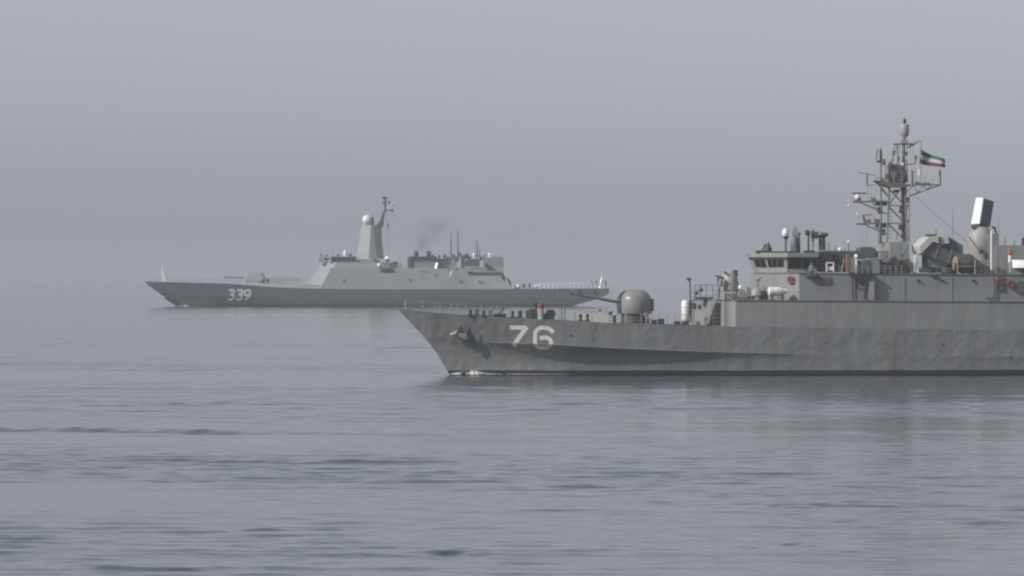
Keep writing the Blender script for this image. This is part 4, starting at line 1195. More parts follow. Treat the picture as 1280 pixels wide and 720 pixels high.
# box antenna turned to port bow, leaning back
ra = A(1222.3, 280.5, yr)
yawA = R(-38)
mt = Matrix.Translation(ra) @ Matrix.Rotation(R(28), 4, 'Z') @ Matrix.Rotation(R(13), 4, 'Y')
def rb(xa, xb, ya, yb, za, zb_, k=1.0):
    r0 = [(xa, ya, za), (xb, ya, za), (xb, yb, za), (xa, yb, za)]; r1 = [(xa, ya * k, zb_), (xb, ya * k, zb_), (xb, yb * k, zb_), (xa, yb * k, zb_)]
    return [[mt @ Vector(p) for p in r0], [mt @ Vector(p) for p in r1]]
Hh = pxm(33)
back = MB().loft(rb(-.18, .95, -.44, .44, 0, Hh, .9)).build('tracking_radar', M['mid'], frigate)
MB().loft(rb(-.30, -.18, -.50, .50, -.02, Hh + .03, .88)).build('radar_face', M['white'], back)
mb = MB(); mb.loft(rb(.3, .7, -.3, .3, -.35, 0)); mb.build('radar_yoke', M['dark'], back)
for px, y1_ in ((1191, 260), (1248.5, 270)):
    mb = MB(); stick(mb, px, 342, y1_, -1.0, .03, .012); mb.build_each('whip_aerial', M['mid'], frigate)
# --- house abaft the tower (funnel casing) and boat
mb = MB().plan([(S(1244, -3.4), -3.4), (xe - 2, -3.4), (xe - 2, 3.4), (S(1244, -3.4), 3.4)], [(S(1246, -3.2), -3.2), (xe - 2, -3.2), (xe - 2, 3.2), (S(1246, -3.2), 3.2)], zz - .02, A(1262, 306.5, -3.3).z)
mb.build('funnel_casing', M['grey'], frigate)
mb = MB(); stick(mb, 1278.8, 308, 297, -2.0, .12); mb.build('exhaust_pipe', M['dark'], frigate)
mb = MB(); stick(mb, 1262.3, 328, 318, -3.9, .13); mb.tube(A(1262.3, 341, -3.9), A(1262.3, 328, -3.9), .03)
sl = mb.build('smoke_float', M['white'], frigate)
MB().lathe(A(1262.3, 318.5, -3.9), [(.18, 0), (.22, .2), (.18, .42), (.06, .55)], 12).build('float_top', M['orange'], sl)
# rescue boat slung over the side
bl = 5.2; bq = A(1265, 336, -5.2)
boat = empty('rescue_boat', NS.world(bq), NS.yaw)
tag(boat, 'small white-covered boat with dark hull slung at the nearer ship\'s side', 'boat')
rings_h, rings_c = [], []
for i in range(15):
    t = i / 14; w = .95 * min(1, (t * 2.2) ** .55) if t < .9 else .95 * (1 - (t - .9) * 1.5); w = max(w, .05); x = .15 + bl * t
    keel = -.65 + .5 * (1 - min(1, t * 2.5)) ** 1.5
    rings_h.append([(x + (.25 * (1 - min(1, t * 3))), 0, keel), (x, -w * .75, keel * .5), (x, -w, .1), (x, w, .1), (x, w * .75, keel * .5)])
    rings_c.append([(x - .12, -w * 1.03, .08), (x - .12, -w * .95, .42), (x - .12, -w * .45, .72), (x - .12, w * .45, .72), (x - .12, w * .95, .42), (x - .12, w * 1.03, .08)])
MB().loft(rings_h).build('boat_hull', M['dark'], boat)
MB().loft(rings_c).build('boat_cover', M['white'], boat, angle=60)
mb = MB()
for x in (52.6, 56.0):
    mb.path([(x, -4.6, z03(x)), (x, -4.7, z03(x) + 2.0), (x, -5.1, z03(x) + 2.4), (x, -5.3, z03(x) + 2.35)], .1, 8); mb.tube((x, -5.25, z03(x) + 2.35), (x, -5.2, bq.z + .6), .02, n=4)
mb.build('boat_davit', M['grey'], frigate)

# --- after part beyond the frame: lower house and flight deck edge
MB().plan([(62.02, -4.4), (76, -4.2), (76, 4.2), (62.02, 4.4)], [(62.02, -4.2), (75.6, -4.0), (75.6, 4.0), (62.02, 4.2)], lambda x: HN.zd(x) - .01, 6.2).build('after_house', M['grey'], frigate)

# --- crew of the near ship
wq = A(1144.2, 341.6, -3.9)
make_person(NS.world(Vector((wq.x, -3.9, z03(wq.x) + .012))), NS.yaw - R(60), M['khaki_pale'], M['khaki_pale'], 'side', 'person in pale grey clothes standing on deck between the mast and the missile launcher', 1.80)
wq = A(1014.5, 340.5, -4.2)
make_person(NS.world(Vector((wq.x, -4.2, z03(wq.x) - WING + .012))), NS.yaw, M['blue_cloth'], M['navy_cloth'], 'rail', 'person in a pale blue shirt standing at the side of the nearer ship\'s bridge', 1.70)

# --- bow wave of the near ship
def bow_foam(sh, h, x0, x1, wmax, name_label, nm='bow_wave'):
    mb = MB(); rows = []; rnd = random.Random(3)
    for i in range(60):
        t = i / 59; x = x0 + (x1 - x0) * t
        b = h.side(x, 0.02); w = wmax * (math.sin(math.pi * min(1, t * 1.05)) ** .6) * (.6 + .6 * rnd.random())
        crest = .34 * math.exp(-((t - .16) / .09) ** 2) + .05 * (1 - t)
        rows.append([(x, -(b + .0), .05 + crest), (x, -(b + w * .35), .05 + crest * .9), (x, -(b + w), .04)])
    mb.sheet(rows)
    o = mb.build(nm, M['foam'], None)
    o.location = sh.P; o.rotation_euler = (0, 0, sh.yaw)
    tag(o, name_label, kind='stuff')
bow_foam(NS, HN, 4.3, 14.0, 1.3, 'thin white curl of foam at the nearer ship\'s stem')

# ================================================================== far ship
FS = Ship(181, 1655.0, R(10))
B_, S2 = FS.at, FS.S
corvette = empty('corvette', FS.P, FS.yaw)
tag(corvette, 'farther pale green-grey warship with white 339 on its bow and an enclosed tower mast', 'warship')
def fpx(n): return n / FPX * 1655.0
stem_f = smooth_table([(-1.6, 9.0), (0, B_(221, 382.5, 0).x), (1.0, B_(212, 376.5, 0).x), (2.5, B_(203, 368.5, 0).x), (4.0, B_(191, 359.5, 0).x), (5.4, 0.0)])
LF = B_(760.5, 360, -6).x
zd_f = smooth_table([(B_(*q).x, B_(*q).z) for q in ((181, 352.2, 0), (230, 353.2, -3), (300, 355.6, -5), (350, 359.4, -6), (420, 361.2, -6.4), (640, 361.4, -6.5), (760, 360.6, -6))])
zk_f = smooth_table([(0, 2.6), (12, 2.4), (30, 2.2), (LF, 2.0)])
bd_f = smooth_table([(0, .05), (6, 2.0), (14, 4.0), (24, 5.6), (36, 6.4), (50, 6.5), (85, 6.4), (LF, 5.6)])
bk_f = smooth_table([(0, .05), (5, 1.7), (13, 3.9), (23, 5.6), (35, 6.5), (50, 6.65), (85, 6.5), (LF, 5.7)])
bw_f = smooth_table([(0, .03), (6, 1.5), (16, 3.9), (26, 5.7), (36, 6.3), (52, 6.5), (80, 6.35), (LF, 5.6)])
stern_f = lerp_table([(-1.6, B_(705, 382, -5).x), (0, B_(714.5, 382, -5).x), (2.0, B_(744, 371, -5).x), (3.5, LF), (5.4, LF + .3)])
HF = Hull(LF, stem_f, zd_f, zk_f, bd_f, bk_f, bw_f, 1.4, stern_f)
fh = HF.mesh().build('hull', M['far_hull'], corvette, angle=25)
HF.deck().build('foredeck', M['far_deck'], corvette)
mb = MB()
T3 = lambda x0: [(x0 + .6, 363.0), (x0 + 3.8, 362.6), (x0 + 6.6, 363.0), (x0 + 7.0, 365.6), (x0 + 3.8, 367.8), (x0 + 6.4, 369.6), (x0 + 5.8, 373.0), (x0 + 2.6, 374.6), (x0 - .8, 373.2)]
for x0 in (285.4, 295.6): stroke(mb, FS, HF, T3(x0), 2.7, .012, True)
stroke(mb, FS, HF, [(311.8, 366.8), (309.8, 369.0), (306.6, 368.6), (305.6, 366.2), (306.8, 363.4), (310.2, 362.6), (312.6, 364.4), (312.4, 368.4), (309.6, 372.2), (306.0, 375.0)], 2.7, .012, True)
mb.build('hull_number', simple('worn_number_paint', (.66, .67, .67), .6), fh, label='white painted 339')
mb = MB()
for px, py, r in ((203, 367, .55), (208, 371.5, .8), (215, 373.5, .6)): mb.ball(on_hull(FS, HF, px + 1.5, py - .6, .15), r, 8, 1, .6, 1)
mb.build('anchor', M['dark'], corvette)
mb = MB()
for px, py in ((724, 364.4), (743, 364.6)): mb.box(on_hull(FS, HF, px, py, 0), (.75, .5, .5))
mb.build_each('mooring_port', M['black'], fh)
# jackstaff
mb = MB(); mb.tube(B_(202.5, 352.5), B_(203.3, 329.5), .1, .07, 6); mb.tube(B_(208.5, 352.5), B_(203.5, 339), .09, n=6); mb.tube(B_(206, 352.5, -1.4), B_(203.5, 339), .08, n=6); mb.build('jackstaff', M['white'], corvette)
mb = MB()
for sg in (-1, 1):
    tops = []
    for i in range(14):
        x = 1 + i * 1.8; b = HF.bd(x) - .1; z = HF.zd(x); mb.tube((x, sg * b, z), (x, sg * b, z + .9), .03, n=4); tops.append((x, sg * b, z + .9))
    mb.path(tops, .02, 4)
mb.build_each('guard_rail', M['far_grey'], corvette)
# gun: faceted low-profile turret
gq = lambda px, py: (S2(px, 0), B_(px, py, 0).z)
tl_ = MB()
lo_ = [(S2(303, 0), 0), (S2(306, -2), -2.0), (S2(331, -2.2), -2.2), (S2(334, 0), -.8), (S2(334, 0), .8), (S2(331, -2.2), 2.2), (S2(306, -2), 2.0)]
hi_ = [(S2(308, 0), 0), (S2(309, -.9), -.9), (S2(326, -1.2), -1.2), (S2(328, 0), -.4), (S2(328, 0), .4), (S2(326, -1.2), 1.2), (S2(309, -.9), .9)]
ft = tl_.plan(lo_, hi_, B_(310, 351.5, -2).z, B_(310, 341.0, -1).z).build('gun_turret', M['far_grey'], corvette, angle=20)
MB().lathe((S2(319, 0), 0, HF.zd(24) - .1), [(2.2, 0), (2.2, B_(310, 351.5, -2).z - HF.zd(24) + .12)], 20).build('turret_base', M['far_grey'], ft)
MB().tube(B_(306, 347.3, 0), B_(280, 346.8, 0), .16, .11, 8).build('gun_barrel', M['far_hull'], ft)
# raised launcher deck, in two steps
mb = MB()
mb.plan(mirror([(S2(302, 0), 0), (S2(304, -3), -3.0), (S2(344, -5.6), -5.6), (S2(400, -6.2), -6.2)]), mirror([(S2(304, 0), 0), (S2(306, -2.8), -2.8), (S2(345, -5.2), -5.2), (S2(400, -5.8), -5.8)]), lambda x: HF.zd(x) - .02, lambda x: float(np.interp(x, [S2(302), S2(345), S2(400)], [B_(302, 352.0, -3).z, B_(345, 355.2, -5).z, B_(400, 356, -5.8).z])))
ld = mb.build('launcher_deck', M['far_grey'], corvette, angle=20)
mb = MB().plan(mirror([(S2(336, 0), 0), (S2(337, -3.2), -3.2), (S2(376, -4.2), -4.2)]), mirror([(S2(337, 0), 0), (S2(338, -2.9), -2.9), (S2(376, -3.9), -3.9)]), B_(345, 356.5, -3).z, lambda x: float(np.interp(x, [S2(337), S2(376)], [B_(337, 346.4, -3).z, B_(376, 347.6, -4).z])))
mb.build('missile_cells', M['far_grey'], corvette, angle=20)
mb = MB()
for px, py, w in ((328.8, 351, .5), (334.8, 350.6, .6), (348, 355.2, .5), (374, 358.5, .5), (379.5, 358.5, .5)): mb.box(B_(px, py, -4.4), (w, .5, .7 if px < 340 else .35))
mb.build_each('deck_fitting', M['dark'], corvette)
# main superstructure: sloped front, sides leaning in
zs0 = B_(400, 361, -6.2).z
zside = B_(480, 335.2, -5.2).z
lo_ = mirror([(S2(379.5, 0), 0), (S2(380.5, -.8), -.8), (S2(399.5, -6.3), -6.3), (S2(640, -6.4), -6.4)])
hi_ = mirror([(S2(399.0, 0), 0), (S2(400.0, -.6), -.6), (S2(414.5, -5.0), -5.0), (S2(632.5, -5.0), -5.0)])
ztop_f = lambda x: float(np.interp(x, [S2(410, -5), S2(500, -5), S2(565, -5), S2(590, -5), S2(630, -5)], [B_(410, 334.6, -5).z, B_(500, 335.2, -5).z, B_(565, 335.6, -5).z, B_(590, 345.5, -5).z, B_(630, 345.8, -5).z]))
nx = 40
def side_pts(front, edge, n=nx):
    return front
ss = MB()
# build the long block from stations so that its top can step down aft
def block(lo3, hi3, ztop, zbot, mat, name, n=50):
    (a0, b0_), (a1, b1_), (a2, b2_), (a3, b3_) = lo3
    (c0, d0), (c1, d1), (c2, d2), (c3, d3) = hi3
    lows = [(a0, b0_), (a1, b1_)] + [(a2 + (a3 - a2) * i / n, b2_ + (b3_ - b2_) * i / n) for i in range(n + 1)]
    his = [(c0, d0), (c1, d1)] + [(c2 + (c3 - c2) * i / n, d2 + (d3 - d2) * i / n) for i in range(n + 1)]
    return MB().plan(mirror(lows), mirror(his), zbot, ztop).build(name, mat, corvette, angle=15)
sup = block(lo_[:4], hi_[:4], ztop_f, lambda x: HF.zd(x) + .004, M['far_grey'], 'superstructure')
# bridge tier
bl_lo = mirror([(S2(398.5, 0), 0), (S2(400, -1), -1.0), (S2(417.5, -4.8), -4.8), (S2(502, -4.8), -4.8)])
bl_hi = mirror([(S2(402.0, 0), 0), (S2(403, -.9), -.9), (S2(420.0, -4.3), -4.3), (S2(500, -4.3), -4.3)])
br = MB().plan(bl_lo, bl_hi, zside - .05, B_(450, 328.2, -4.3).z).build('bridge', M['far_grey'], corvette, angle=15)
zbr = B_(450, 328.2, -4.3).z
wl_lo = [(S2(405, 0), 0), (S2(406, -.9), -.9), (S2(414, -3.7), -3.7), (S2(446, -3.7), -3.7)]
wl_hi = [(S2(403, 0), 0), (S2(404, -.9), -.9), (S2(413, -3.8), -3.8), (S2(446, -3.6), -3.6)]
zw = B_(425, 320.6, -3.7).z
wh = MB().plan(mirror(wl_lo), mirror(wl_hi), zbr, zw).build('wheelhouse', M['far_grey'], corvette, angle=15)
for k in range(5):
    fqx = [(*wl_lo[2], zbr), (*wl_lo[3], zbr), (*wl_hi[3], zw), (*wl_hi[2], zw)]
    MB().panel(fqx, .04 + k * .19, .19 + k * .19, .15, .9, .05, .06).build('window', M['glass'], wh)
for k in range(3):
    fqx = [(*wl_lo[1], zbr), (*wl_lo[2], zbr), (*wl_hi[2], zw), (*wl_hi[1], zw)]
    MB().panel(fqx, .08 + k * .31, .28 + k * .31, .45, .75, .05, .06).build('window', M['glass'], wh)
mb = MB(); mb.box(Vector((S2(452, -2), 0, (zbr + B_(450, 324.5, -3).z) / 2 + .0)), (fpx(46), 6.6, B_(450, 324.5, -3).z - zbr)); mb.build('upper_house', M['far_grey'], corvette)
mb = MB(); mb.box(B_(401.5, 319.5, -2), (.5, .5, 1.1), ry=-.4); mb.box(B_(401, 325.5, -2), (1.2, 1.0, .8)); mb.tube(B_(416, 321, -2), B_(415.5, 311, -2), .08, n=6); mb.build_each('sensor_post', M['far_grey'], corvette)
MB().lathe(B_(431.3, 320.5, -2), [(.3, 0), (.42, .4), (.42, 1.0), (.1, 1.5)], 12).build('satellite_dome', M['white'], corvette)
# tower mast
zm0, zm1 = B_(460, 323.5, -2).z, B_(460, 281.5, -1).z
def mastring(z, t):
    # front-left edge, port-forward edge, port-aft edge, aft edge
    xs = [np.interp(t, [0, 1], [S2(445.5, 0), S2(452.0, 0)]), np.interp(t, [0, 1], [S2(461.0, -3.2), S2(463.7, -1.9)]), np.interp(t, [0, 1], [S2(471.0, -3.0), S2(466.5, -1.8)]), np.interp(t, [0, .55, 1], [S2(479.5, 0), S2(477.0, 0), S2(476.5, 0)])]
    ys = [np.interp(t, [0, 1], [.15, .1]), np.interp(t, [0, 1], [3.2, 1.9]), np.interp(t, [0, 1], [3.0, 1.8]), np.interp(t, [0, 1], [.5, .3])]
    return [(xs[0], -ys[0], z), (xs[1], -ys[1], z), (xs[2], -ys[2], z), (xs[3], -ys[3], z), (xs[3], ys[3], z), (xs[2], ys[2], z), (xs[1], ys[1], z), (xs[0], ys[0], z)]
mastf = MB().loft([mastring(zm0 + (zm1 - zm0) * t, t) for t in (0, .25, .5, .75, .88, 1.0)]).build('tower_mast', M['far_grey'], corvette, angle=15)
MB().ball(B_(458.8, 274.6, 0), fpx(6.1), 22).build('radome', M['white'], mastf)
MB().lathe(B_(458.5, 282, 0), [(1.0, -.2), (.9, .4)], 14).build('radome_seat', M['far_grey'], mastf)
mb = MB(); mb.box(B_(465.6, 276.5, 0), (.55, .8, 1.7)); mb.build('sensor_box', M['far_hull'], mastf)
mb = MB()
prf = [(472, 284), (475.5, 279.5), (479, 270), (481.6, 262), (482.2, 246), (480.2, 246), (479.2, 262), (476, 268), (473, 277), (470, 281)]
mb.profile([(S2(a, 0), B_(a, b, 0).z) for a, b in ((469.5, 283), (475.5, 287.5), (479.0, 282), (480.5, 268), (482.5, 263), (481.4, 262), (479.2, 264), (475, 276))], -.4, .4)
mb.tube(B_(481.7, 264, 0), B_(481.2, 245.5, 0), .26, .2, 8); mb.box(B_(481.0, 247.5, 0), (1.2, .4, .5)); mb.box(B_(480.6, 252.5, 0), (.7, 1.8, .35)); mb.tube(B_(477.5, 254, 0), B_(481.2, 257, 0), .1, n=6); mb.tube(B_(481.5, 263.8, 0), B_(490.5, 262, 0), .1, n=6); mb.box(B_(490, 263, 0), (.5, .4, .6))
mb.build('pole_mast', M['far_hull'], mastf)
mb = MB(); mb.tube(B_(482, 247.5, 0), B_(486.5, 321, -1), .045, n=4); mb.tube(B_(486, 264, 0), B_(500, 274, 0), .025, n=4); mb.box(B_(485.2, 282.5, -.6), (.25, .3, 1.2)); mb.build('halyard', M['far_hull'], mastf)
# ensign on the far mast
fq0 = B_(485.6, 250.5, 0)
fo = empty('flag', FS.world(fq0), FS.yaw)
rows = [[(fpx(6.8) * u, .5 * math.sin(u * 5 + v), -fpx(1.0) * u - fpx(4.6) * u ** 1.5 * .9 - fpx(4.0) * v * (1 - .35 * u)) for u in [i / 14 for i in range(15)]] for v in [j / 6 for j in range(7)]]
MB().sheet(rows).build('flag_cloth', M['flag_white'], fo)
MB().tube((0, 0, .3), (0, 0, -1.0), .04, n=5).build('halyard', M['pale'], fo)
tag(fo, 'small white flag at the top of the farther ship\'s tower mast', 'flag')
# dark oval, domes and clutter amidships
mb = MB().lathe(B_(484, 338.4, -5.0), [(fpx(5), -.3), (fpx(9), 0), (fpx(9), .25)], 20, 'Y', sx=.26); mb.v = [(x, y, z) for x, y, z in mb.v]
q = B_(484, 338.2, -5.2)
mb = MB().loft([[(q.x + fpx(r_) * math.cos(t), q.y + o_, q.z + fpx(r_) * .24 * math.sin(t)) for t in [2 * math.pi * i / 20 for i in range(20)]] for r_, o_ in ((9.2, .4), (9.2, -.25), (7, -.3))]); mb.build('dark_oval', M['dark'], corvette)
mb = MB().ball(B_(474.0, 331.5, -5.0), fpx(2.6), 14); mb.build('satellite_dome', M['white'], corvette)
mb = MB().box(B_(481.5, 331.5, -4.9), (fpx(10), 1.2, fpx(7))); mb.box(B_(483, 326.5, -4.7), (fpx(4), .8, fpx(5)), ry=.5); cgm = mb.build('weapon_mount', M['far_grey'], corvette)
MB().lathe(B_(484.5, 322.8, -4.7), [(fpx(3.4), -.1), (fpx(2.6), .3), (.1, .45)], 12, sx=1.1).build('mount_top', M['white'], cgm)
MB().box(B_(485, 326, -5.3), (fpx(4), .3, fpx(2.4)), ry=.3).build('mount_cover', M['red'], cgm)
# funnel block
mb = MB(); mb.box(B_(513.4, 328.8, -2.5), (fpx(4.5), 4.2, fpx(14))); mb.box(B_(528, 323.2, -2.5), (fpx(33), 4.4, fpx(5.2)))
fun = mb.build('funnel', M['dark'], corvette)
MB().box(B_(531, 331, -2.5), (fpx(31), 4.1, fpx(11))).build('funnel_casing', M['far_grey'], fun)
for px in (520.2, 535.8):
    mb = MB().lathe(B_(px, 322, -2.6), [(fpx(3.0), -.4), (fpx(3.0), fpx(5.5)), (fpx(2.6), fpx(8.2))], 14); mb.build('exhaust_stack', M['dark'], fun)
mb = MB(); mb.tube(B_(545, 335.5, -4.8), B_(546.8, 329.5, -4.6), .28, n=8); mb.tube(B_(562, 346, -5.3), B_(565, 340, -5.1), .26, n=8); mb.build_each('pale_strut', M['white'], corvette)
mb = MB(); mb.box(B_(530, 341.5, -5.05), (fpx(11), .4, fpx(4.4))); mb.build('side_grille', M['far_hull'], corvette)
mb = MB().plan([(S2(545, -3.6), -3.6), (S2(571, -3.6), -3.6), (S2(571, -3.6), 3.6), (S2(545, -3.6), 3.6)], [(S2(546, -3.4), -3.2), (S2(571, -3.4), -3.2), (S2(571, -3.4), 3.2), (S2(546, -3.4), 3.2)], ztop_f(60) - .3, B_(555, 323.6, -3.4).z); mb.build('after_house', M['far_grey'], corvette)
mb = MB(); mb.box(B_(552, 324.5, -3.4), (fpx(10), 1.0, fpx(2.6))); mb.box(B_(551, 332, -3.9), (fpx(7), .6, fpx(4.5))); mb.box(B_(570.5, 324, -3), (fpx(5), 2, fpx(6.5))); mb.box(B_(579, 321, -3), (fpx(6), 1.8, fpx(5))); mb.box(B_(579, 329, -3), (fpx(4), 1.4, fpx(12))); mb.box(B_(591, 329, -3), (fpx(15), 3, fpx(9))); mb.box(B_(587, 323, -3.2), (fpx(4), 1.2, fpx(5)))
mb.tube(B_(574, 336, -3.2), B_(586, 326, -3.2), .18, n=6); mb.tube(B_(562.5, 346.5, -5.1), B_(560, 337, -5.0), .2, n=6); mb.build_each('deck_machinery', M['mid'], corvette)
# hangar block, aft
mb = MB().plan([(S2(572, -4.6), -4.6), (S2(631, -4.6), -4.6), (S2(631, -4.6), 4.6), (S2(572, -4.6), 4.6)], [(S2(574, -4.2), -4.2), (S2(627.5, -4.2), -4.2), (S2(627.5, -4.2), 4.2), (S2(574, -4.2), 4.2)], ztop_f(80) - .05, lambda x: float(np.interp(x, [S2(586), S2(590), S2(626)], [B_(586, 335, -4.2).z, B_(590, 334, -4.2).z, B_(626, 334, -4.2).z])))
mb.build('hangar', M['far_grey'], corvette, angle=15)
mb = MB(); mb.box(B_(617, 328.5, -2), (fpx(22), 4, fpx(14))); mb.build('hangar_roof_house', M['far_grey'], corvette)
mb = MB(); mb.profile([(S2(607, -4.3), B_(607, 328, -4.3).z), (S2(622, -4.3), B_(622, 339, -4.3).z), (S2(609, -4.3), B_(609, 339, -4.3).z)], -4.35, -3.9); mb.box(B_(606, 341.5, -4.5), (fpx(42), .5, fpx(2.2))); mb.box(B_(588, 341, -4.5), (fpx(6), .5, fpx(3.4))); mb.build('hangar_opening', M['dark'], corvette)
mb = MB(); mb.tube(B_(626.5, 341, -4.9), B_(630.5, 352, -5.1), .35, .45, 6); mb.tube(B_(634, 348, -4), B_(637.5, 354, -4), .3, n=6); mb.box(B_(636.5, 356, -4), (.7, 1, 1.3)); mb.build_each('crane', M['dark'], corvette)
for px, y0_, y1_ in ((563.7, 326, 290), (572.4, 324, 287)):
    mb = MB(); mb.tube(B_(px, y0_, -2), B_(px, y1_, -2), .2, .07, 6); mb.build_each('whip_aerial', M['far_hull'], corvette)
mb = MB(); mb.tube(B_(596.3, 326, -1), B_(596.3, 299.5, -1), .22, .08, 6); mb.tube(B_(599.8, 326, -1), B_(599.5, 311, -1), .2, .1, 6); mb.tube(B_(593, 311, -1), B_(600, 309, -1), .06, n=5); mb.build('after_mast', M['far_hull'], corvette)
for px, py in ((592.5, 319), (612.2, 318.6)):
    mb = MB().ball(B_(px, py, -2.5), fpx(2.3), 14, .85, .85, 1.15); mb.tube(B_(px, py + 2, -2.5), B_(px, py + 8, -2.5), .35, n=8); mb.build('satellite_dome', M['white'], corvette)
mb = MB()
for px in (604, 618, 622, 626): mb.tube(B_(px, 323, -3), B_(px, 318.5 if px != 604 else 322, -3), .07, n=4)
mb.build_each('guard_rail', M['mid'], corvette)
mb = MB()
for px, py, w, h, y in ((556, 320.5, 3, 5, -2), (560, 323, 4, 4, -3), (567, 321, 3, 6, -1.5), (575, 318, 3, 5, -2.4), (584, 320, 3, 7, -2), (601, 323, 4, 5, -2.2), (606, 321, 2, 5, -2), (549, 321, 2.5, 4, -2.5), (541, 319.5, 2, 4, -2.5), (423, 319.5, 3, 3, -2), (438, 319, 4, 3, -2), (408, 319.8, 2, 3, -1.5), (494, 330, 4, 6, -4), (468, 324, 3, 3, -3.2), (499, 332.5, 6, 4, -3.6)):
    mb.box(B_(px, py, y), (fpx(w), .9, fpx(h)))
mb.build_each('deck_box', M['mid'], corvette)
mb = MB()
for px, py, w, h in ((430, 352, 2.2, 6), (512, 351, 2.2, 6), (575, 352, 2.2, 6), (600, 352, 5, 3), (545, 344, 4, 3)):
    q = B_(px, py, -5.9); zz_ = (q.z - zs0) / (zside - zs0); q.y = -(6.35 - 1.35 * zz_) - .02
    mb.box(q, (fpx(w), .16, fpx(h)))
mb.build_each('side_door', paint('darker_green_grey', (.24, .26, .26)), corvette)  # doors in a darker green-grey than the wall
# flight deck nets and gear
mb = MB(); tops = []
for i in range(16):
    px = 675 + i * 5.4
    q = Vector((S2(px, -6), -HF.bd(S2(px, -6)) + .05, HF.zd(S2(px, -6)))); mb.tube(q, q + Vector((0, -.1, 1.15)), .10, n=5); tops.append(q + Vector((0, -.1, 1.15)))
mb.path(tops, .07, 5); mb.path([t - Vector((0, 0, .45)) for t in tops], .05, 5)
mb2 = [[t, t - Vector((0, 0, .55))] for t in tops]
nets = mb.build('deck_net', M['white'], corvette)
mb = MB()
for i in range(16):
    px = 675 + i * 5.4
    q = Vector((S2(px, 6), HF.bd(S2(px, 6)) - .05, HF.zd(S2(px, 6)))); mb.tube(q, q + Vector((0, .1, 1.3)), .09, n=5)
    if i: mb.tube(prev, q + Vector((0, .1, 1.3)), .06, n=5)
    prev = q + Vector((0, .1, 1.3))
mb.build('deck_net', M['white'], corvette)
MB().ball(B_(647, 358.5, -4), fpx(4.2), 16, 1, 1, .75).build('covered_winch', M['white'], corvette)
MB().lathe(B_(671.5, 357.8, -4.5), [(fpx(1.0), -fpx(3.6)), (fpx(1.7), -fpx(3)), (fpx(1.7), fpx(3)), (fpx(1), fpx(3.6))], 12, 'X').build('raft_drum', M['white'], corvette)
mb = MB(); mb.box(B_(655, 357.5, -4), (fpx(3), 1, fpx(5))); mb.box(B_(662, 357, -3), (fpx(2), 1, fpx(6))); mb.build_each('deck_machinery', M['mid'], corvette)
mb = MB(); mb.tube(B_(752.3, 361, -1), B_(752.5, 338, -1), .13, .07, 6); mb.tube(B_(749, 361, -1.5), B_(752.3, 347, -1), .1, n=5); mb.tube(B_(755.5, 361, -.5), B_(752.3, 347, -1), .1, n=5); mb.build('ensign_staff', M['white'], corvette)
crew = None
for px, lb_ in ((739.8, 'dark-clothed person standing apart, farthest from the flagstaff, on the farther ship\'s stern'), (745.2, 'dark-clothed person next to the flagstaff, on its bow side, on the farther ship\'s stern'), (757, 'dark-clothed person at the very end of the farther ship\'s stern, aft of the flagstaff')):
    yy = -2.4; x = S2(px, yy); hh = 1.75 + (.08 if px == 745.2 else 0)
    pz = Vector((x, yy, HF.zd(x) + .06))
    crew = make_person(FS.world(pz), FS.yaw + R(px * 37 % 90 - 45), M['navy_cloth'], M['navy_cloth'], 'side', lb_, hh, cap=M['navy_cloth'], mesh=crew.data if crew else None)
    crew['group'] = 'crew on the farther ship\'s stern'
bow_foam(FS, HF, stem_f(0) + .2, stem_f(0) + 9, 1.2, 'short white curl of foam at the farther ship\'s stem')

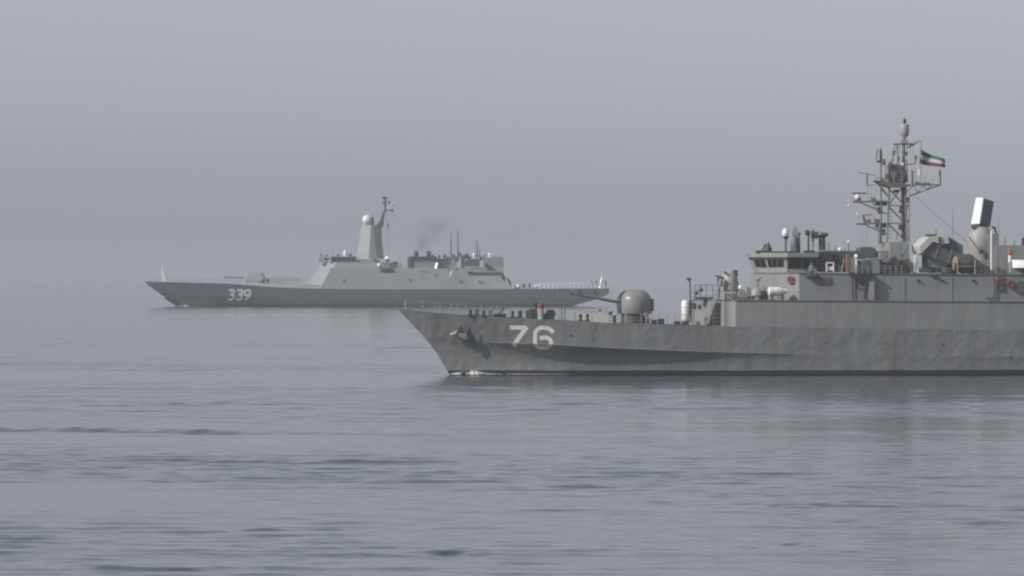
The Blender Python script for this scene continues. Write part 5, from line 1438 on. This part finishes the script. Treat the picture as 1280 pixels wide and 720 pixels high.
# ------------------------------------------------------------------ funnel smoke
def build_smoke():
    c = FS.world(B_(541, 296, -2.0))
    mb = MB()
    rings = []
    for k, (px, py, rw) in enumerate(((527, 314.5, 11), (529, 309, 14), (532, 302, 18), (535, 294, 22), (539, 286, 27), (542, 278, 31), (545, 270, 34), (548, 263, 34))):
        q = B_(px, py, -2.0)
        rings.append([(q.x + fpx(rw) * math.cos(t), q.y + fpx(rw) * .7 * math.sin(t), q.z) for t in [2 * math.pi * i / 16 for i in range(16)]])
    mb.loft(rings)
    m = bpy.data.materials.new('diesel_smoke'); m.use_nodes = True
    nt = m.node_tree; nt.nodes.clear()
    out = nd(nt, 'ShaderNodeOutputMaterial'); pv = nd(nt, 'ShaderNodeVolumePrincipled')
    pv.inputs['Color'].default_value = (.2, .2, .2, 1)
    tc = nd(nt, 'ShaderNodeTexCoord'); nz = nd(nt, 'ShaderNodeTexNoise'); nz.inputs['Scale'].default_value = .30; nz.inputs['Detail'].default_value = 4
    nt.links.new(tc.outputs['Object'], nz.inputs['Vector'])
    r = nd(nt, 'ShaderNodeMapRange'); r.inputs['From Min'].default_value = .36; r.inputs['From Max'].default_value = .70; r.inputs['To Max'].default_value = SMOKE
    nt.links.new(nz.outputs[0], r.inputs['Value'])
    # the plume thins out towards its edge and its top
    sp = nd(nt, 'ShaderNodeSeparateXYZ'); nt.links.new(tc.outputs['Object'], sp.inputs[0])
    za, zb_ = B_(527, 314.5, -2).z, B_(548, 263, -2).z; xa, xb = S2(527, -2), S2(548, -2)
    def mth(op, a, b=None, c=None):
        n = nd(nt, 'ShaderNodeMath', operation=op)
        for i, v in enumerate((a, b, c)):
            if v is None: continue
            if isinstance(v, (int, float)): n.inputs[i].default_value = v
            else: nt.links.new(v, n.inputs[i])
        return n.outputs[0]
    hh = mth('DIVIDE', mth('SUBTRACT', sp.outputs['Z'], za), zb_ - za)
    dx = mth('SUBTRACT', sp.outputs['X'], mth('MULTIPLY_ADD', hh, xb - xa, xa))
    dy = mth('MULTIPLY', mth('ADD', sp.outputs['Y'], 2.0), 1.4)
    rad = mth('SQRT', mth('ADD', mth('MULTIPLY', dx, dx), mth('MULTIPLY', dy, dy)))
    q1 = mth('DIVIDE', rad, mth('MULTIPLY_ADD', hh, fpx(24), fpx(11)))
    def fall(v, a, b):
        n = nd(nt, 'ShaderNodeMapRange'); n.interpolation_type = 'SMOOTHSTEP'
        n.inputs['From Min'].default_value = a; n.inputs['From Max'].default_value = b; n.inputs['To Min'].default_value = 1; n.inputs['To Max'].default_value = 0
        nt.links.new(v, n.inputs['Value']); return n.outputs[0]
    dens = mth('MULTIPLY', mth('MULTIPLY', r.outputs[0], fall(q1, .25, 1.0)), fall(hh, .35, .98))
    nt.links.new(dens, pv.inputs['Density'])
    nt.links.new(pv.outputs[0], out.inputs['Volume'])
    o = mb.build('smoke', m, None)
    o.location = FS.P; o.rotation_euler = (0, 0, FS.yaw)
    tag(o, 'faint brown smoke drifting up from the farther ship\'s funnel', kind='stuff')
SMOKE = .26
build_smoke()

# ------------------------------------------------------------------ haze
hz = MB().box((0, 7000, 6), (18000, 14800, 48))
m = bpy.data.materials.new('sea_haze'); m.use_nodes = True
nt = m.node_tree; nt.nodes.clear()
out = nd(nt, 'ShaderNodeOutputMaterial'); pv = nd(nt, 'ShaderNodeVolumePrincipled')
pv.inputs['Color'].default_value = (.77, .81, .87, 1)
pv.inputs['Density'].default_value = HAZE_DENSITY
pv.inputs['Anisotropy'].default_value = 0.0
nt.links.new(pv.outputs[0], out.inputs['Volume'])
hz_o = hz.build('haze', m, None, smooth=False)
tag(hz_o, 'thin pale sea haze over the water', kind='stuff')
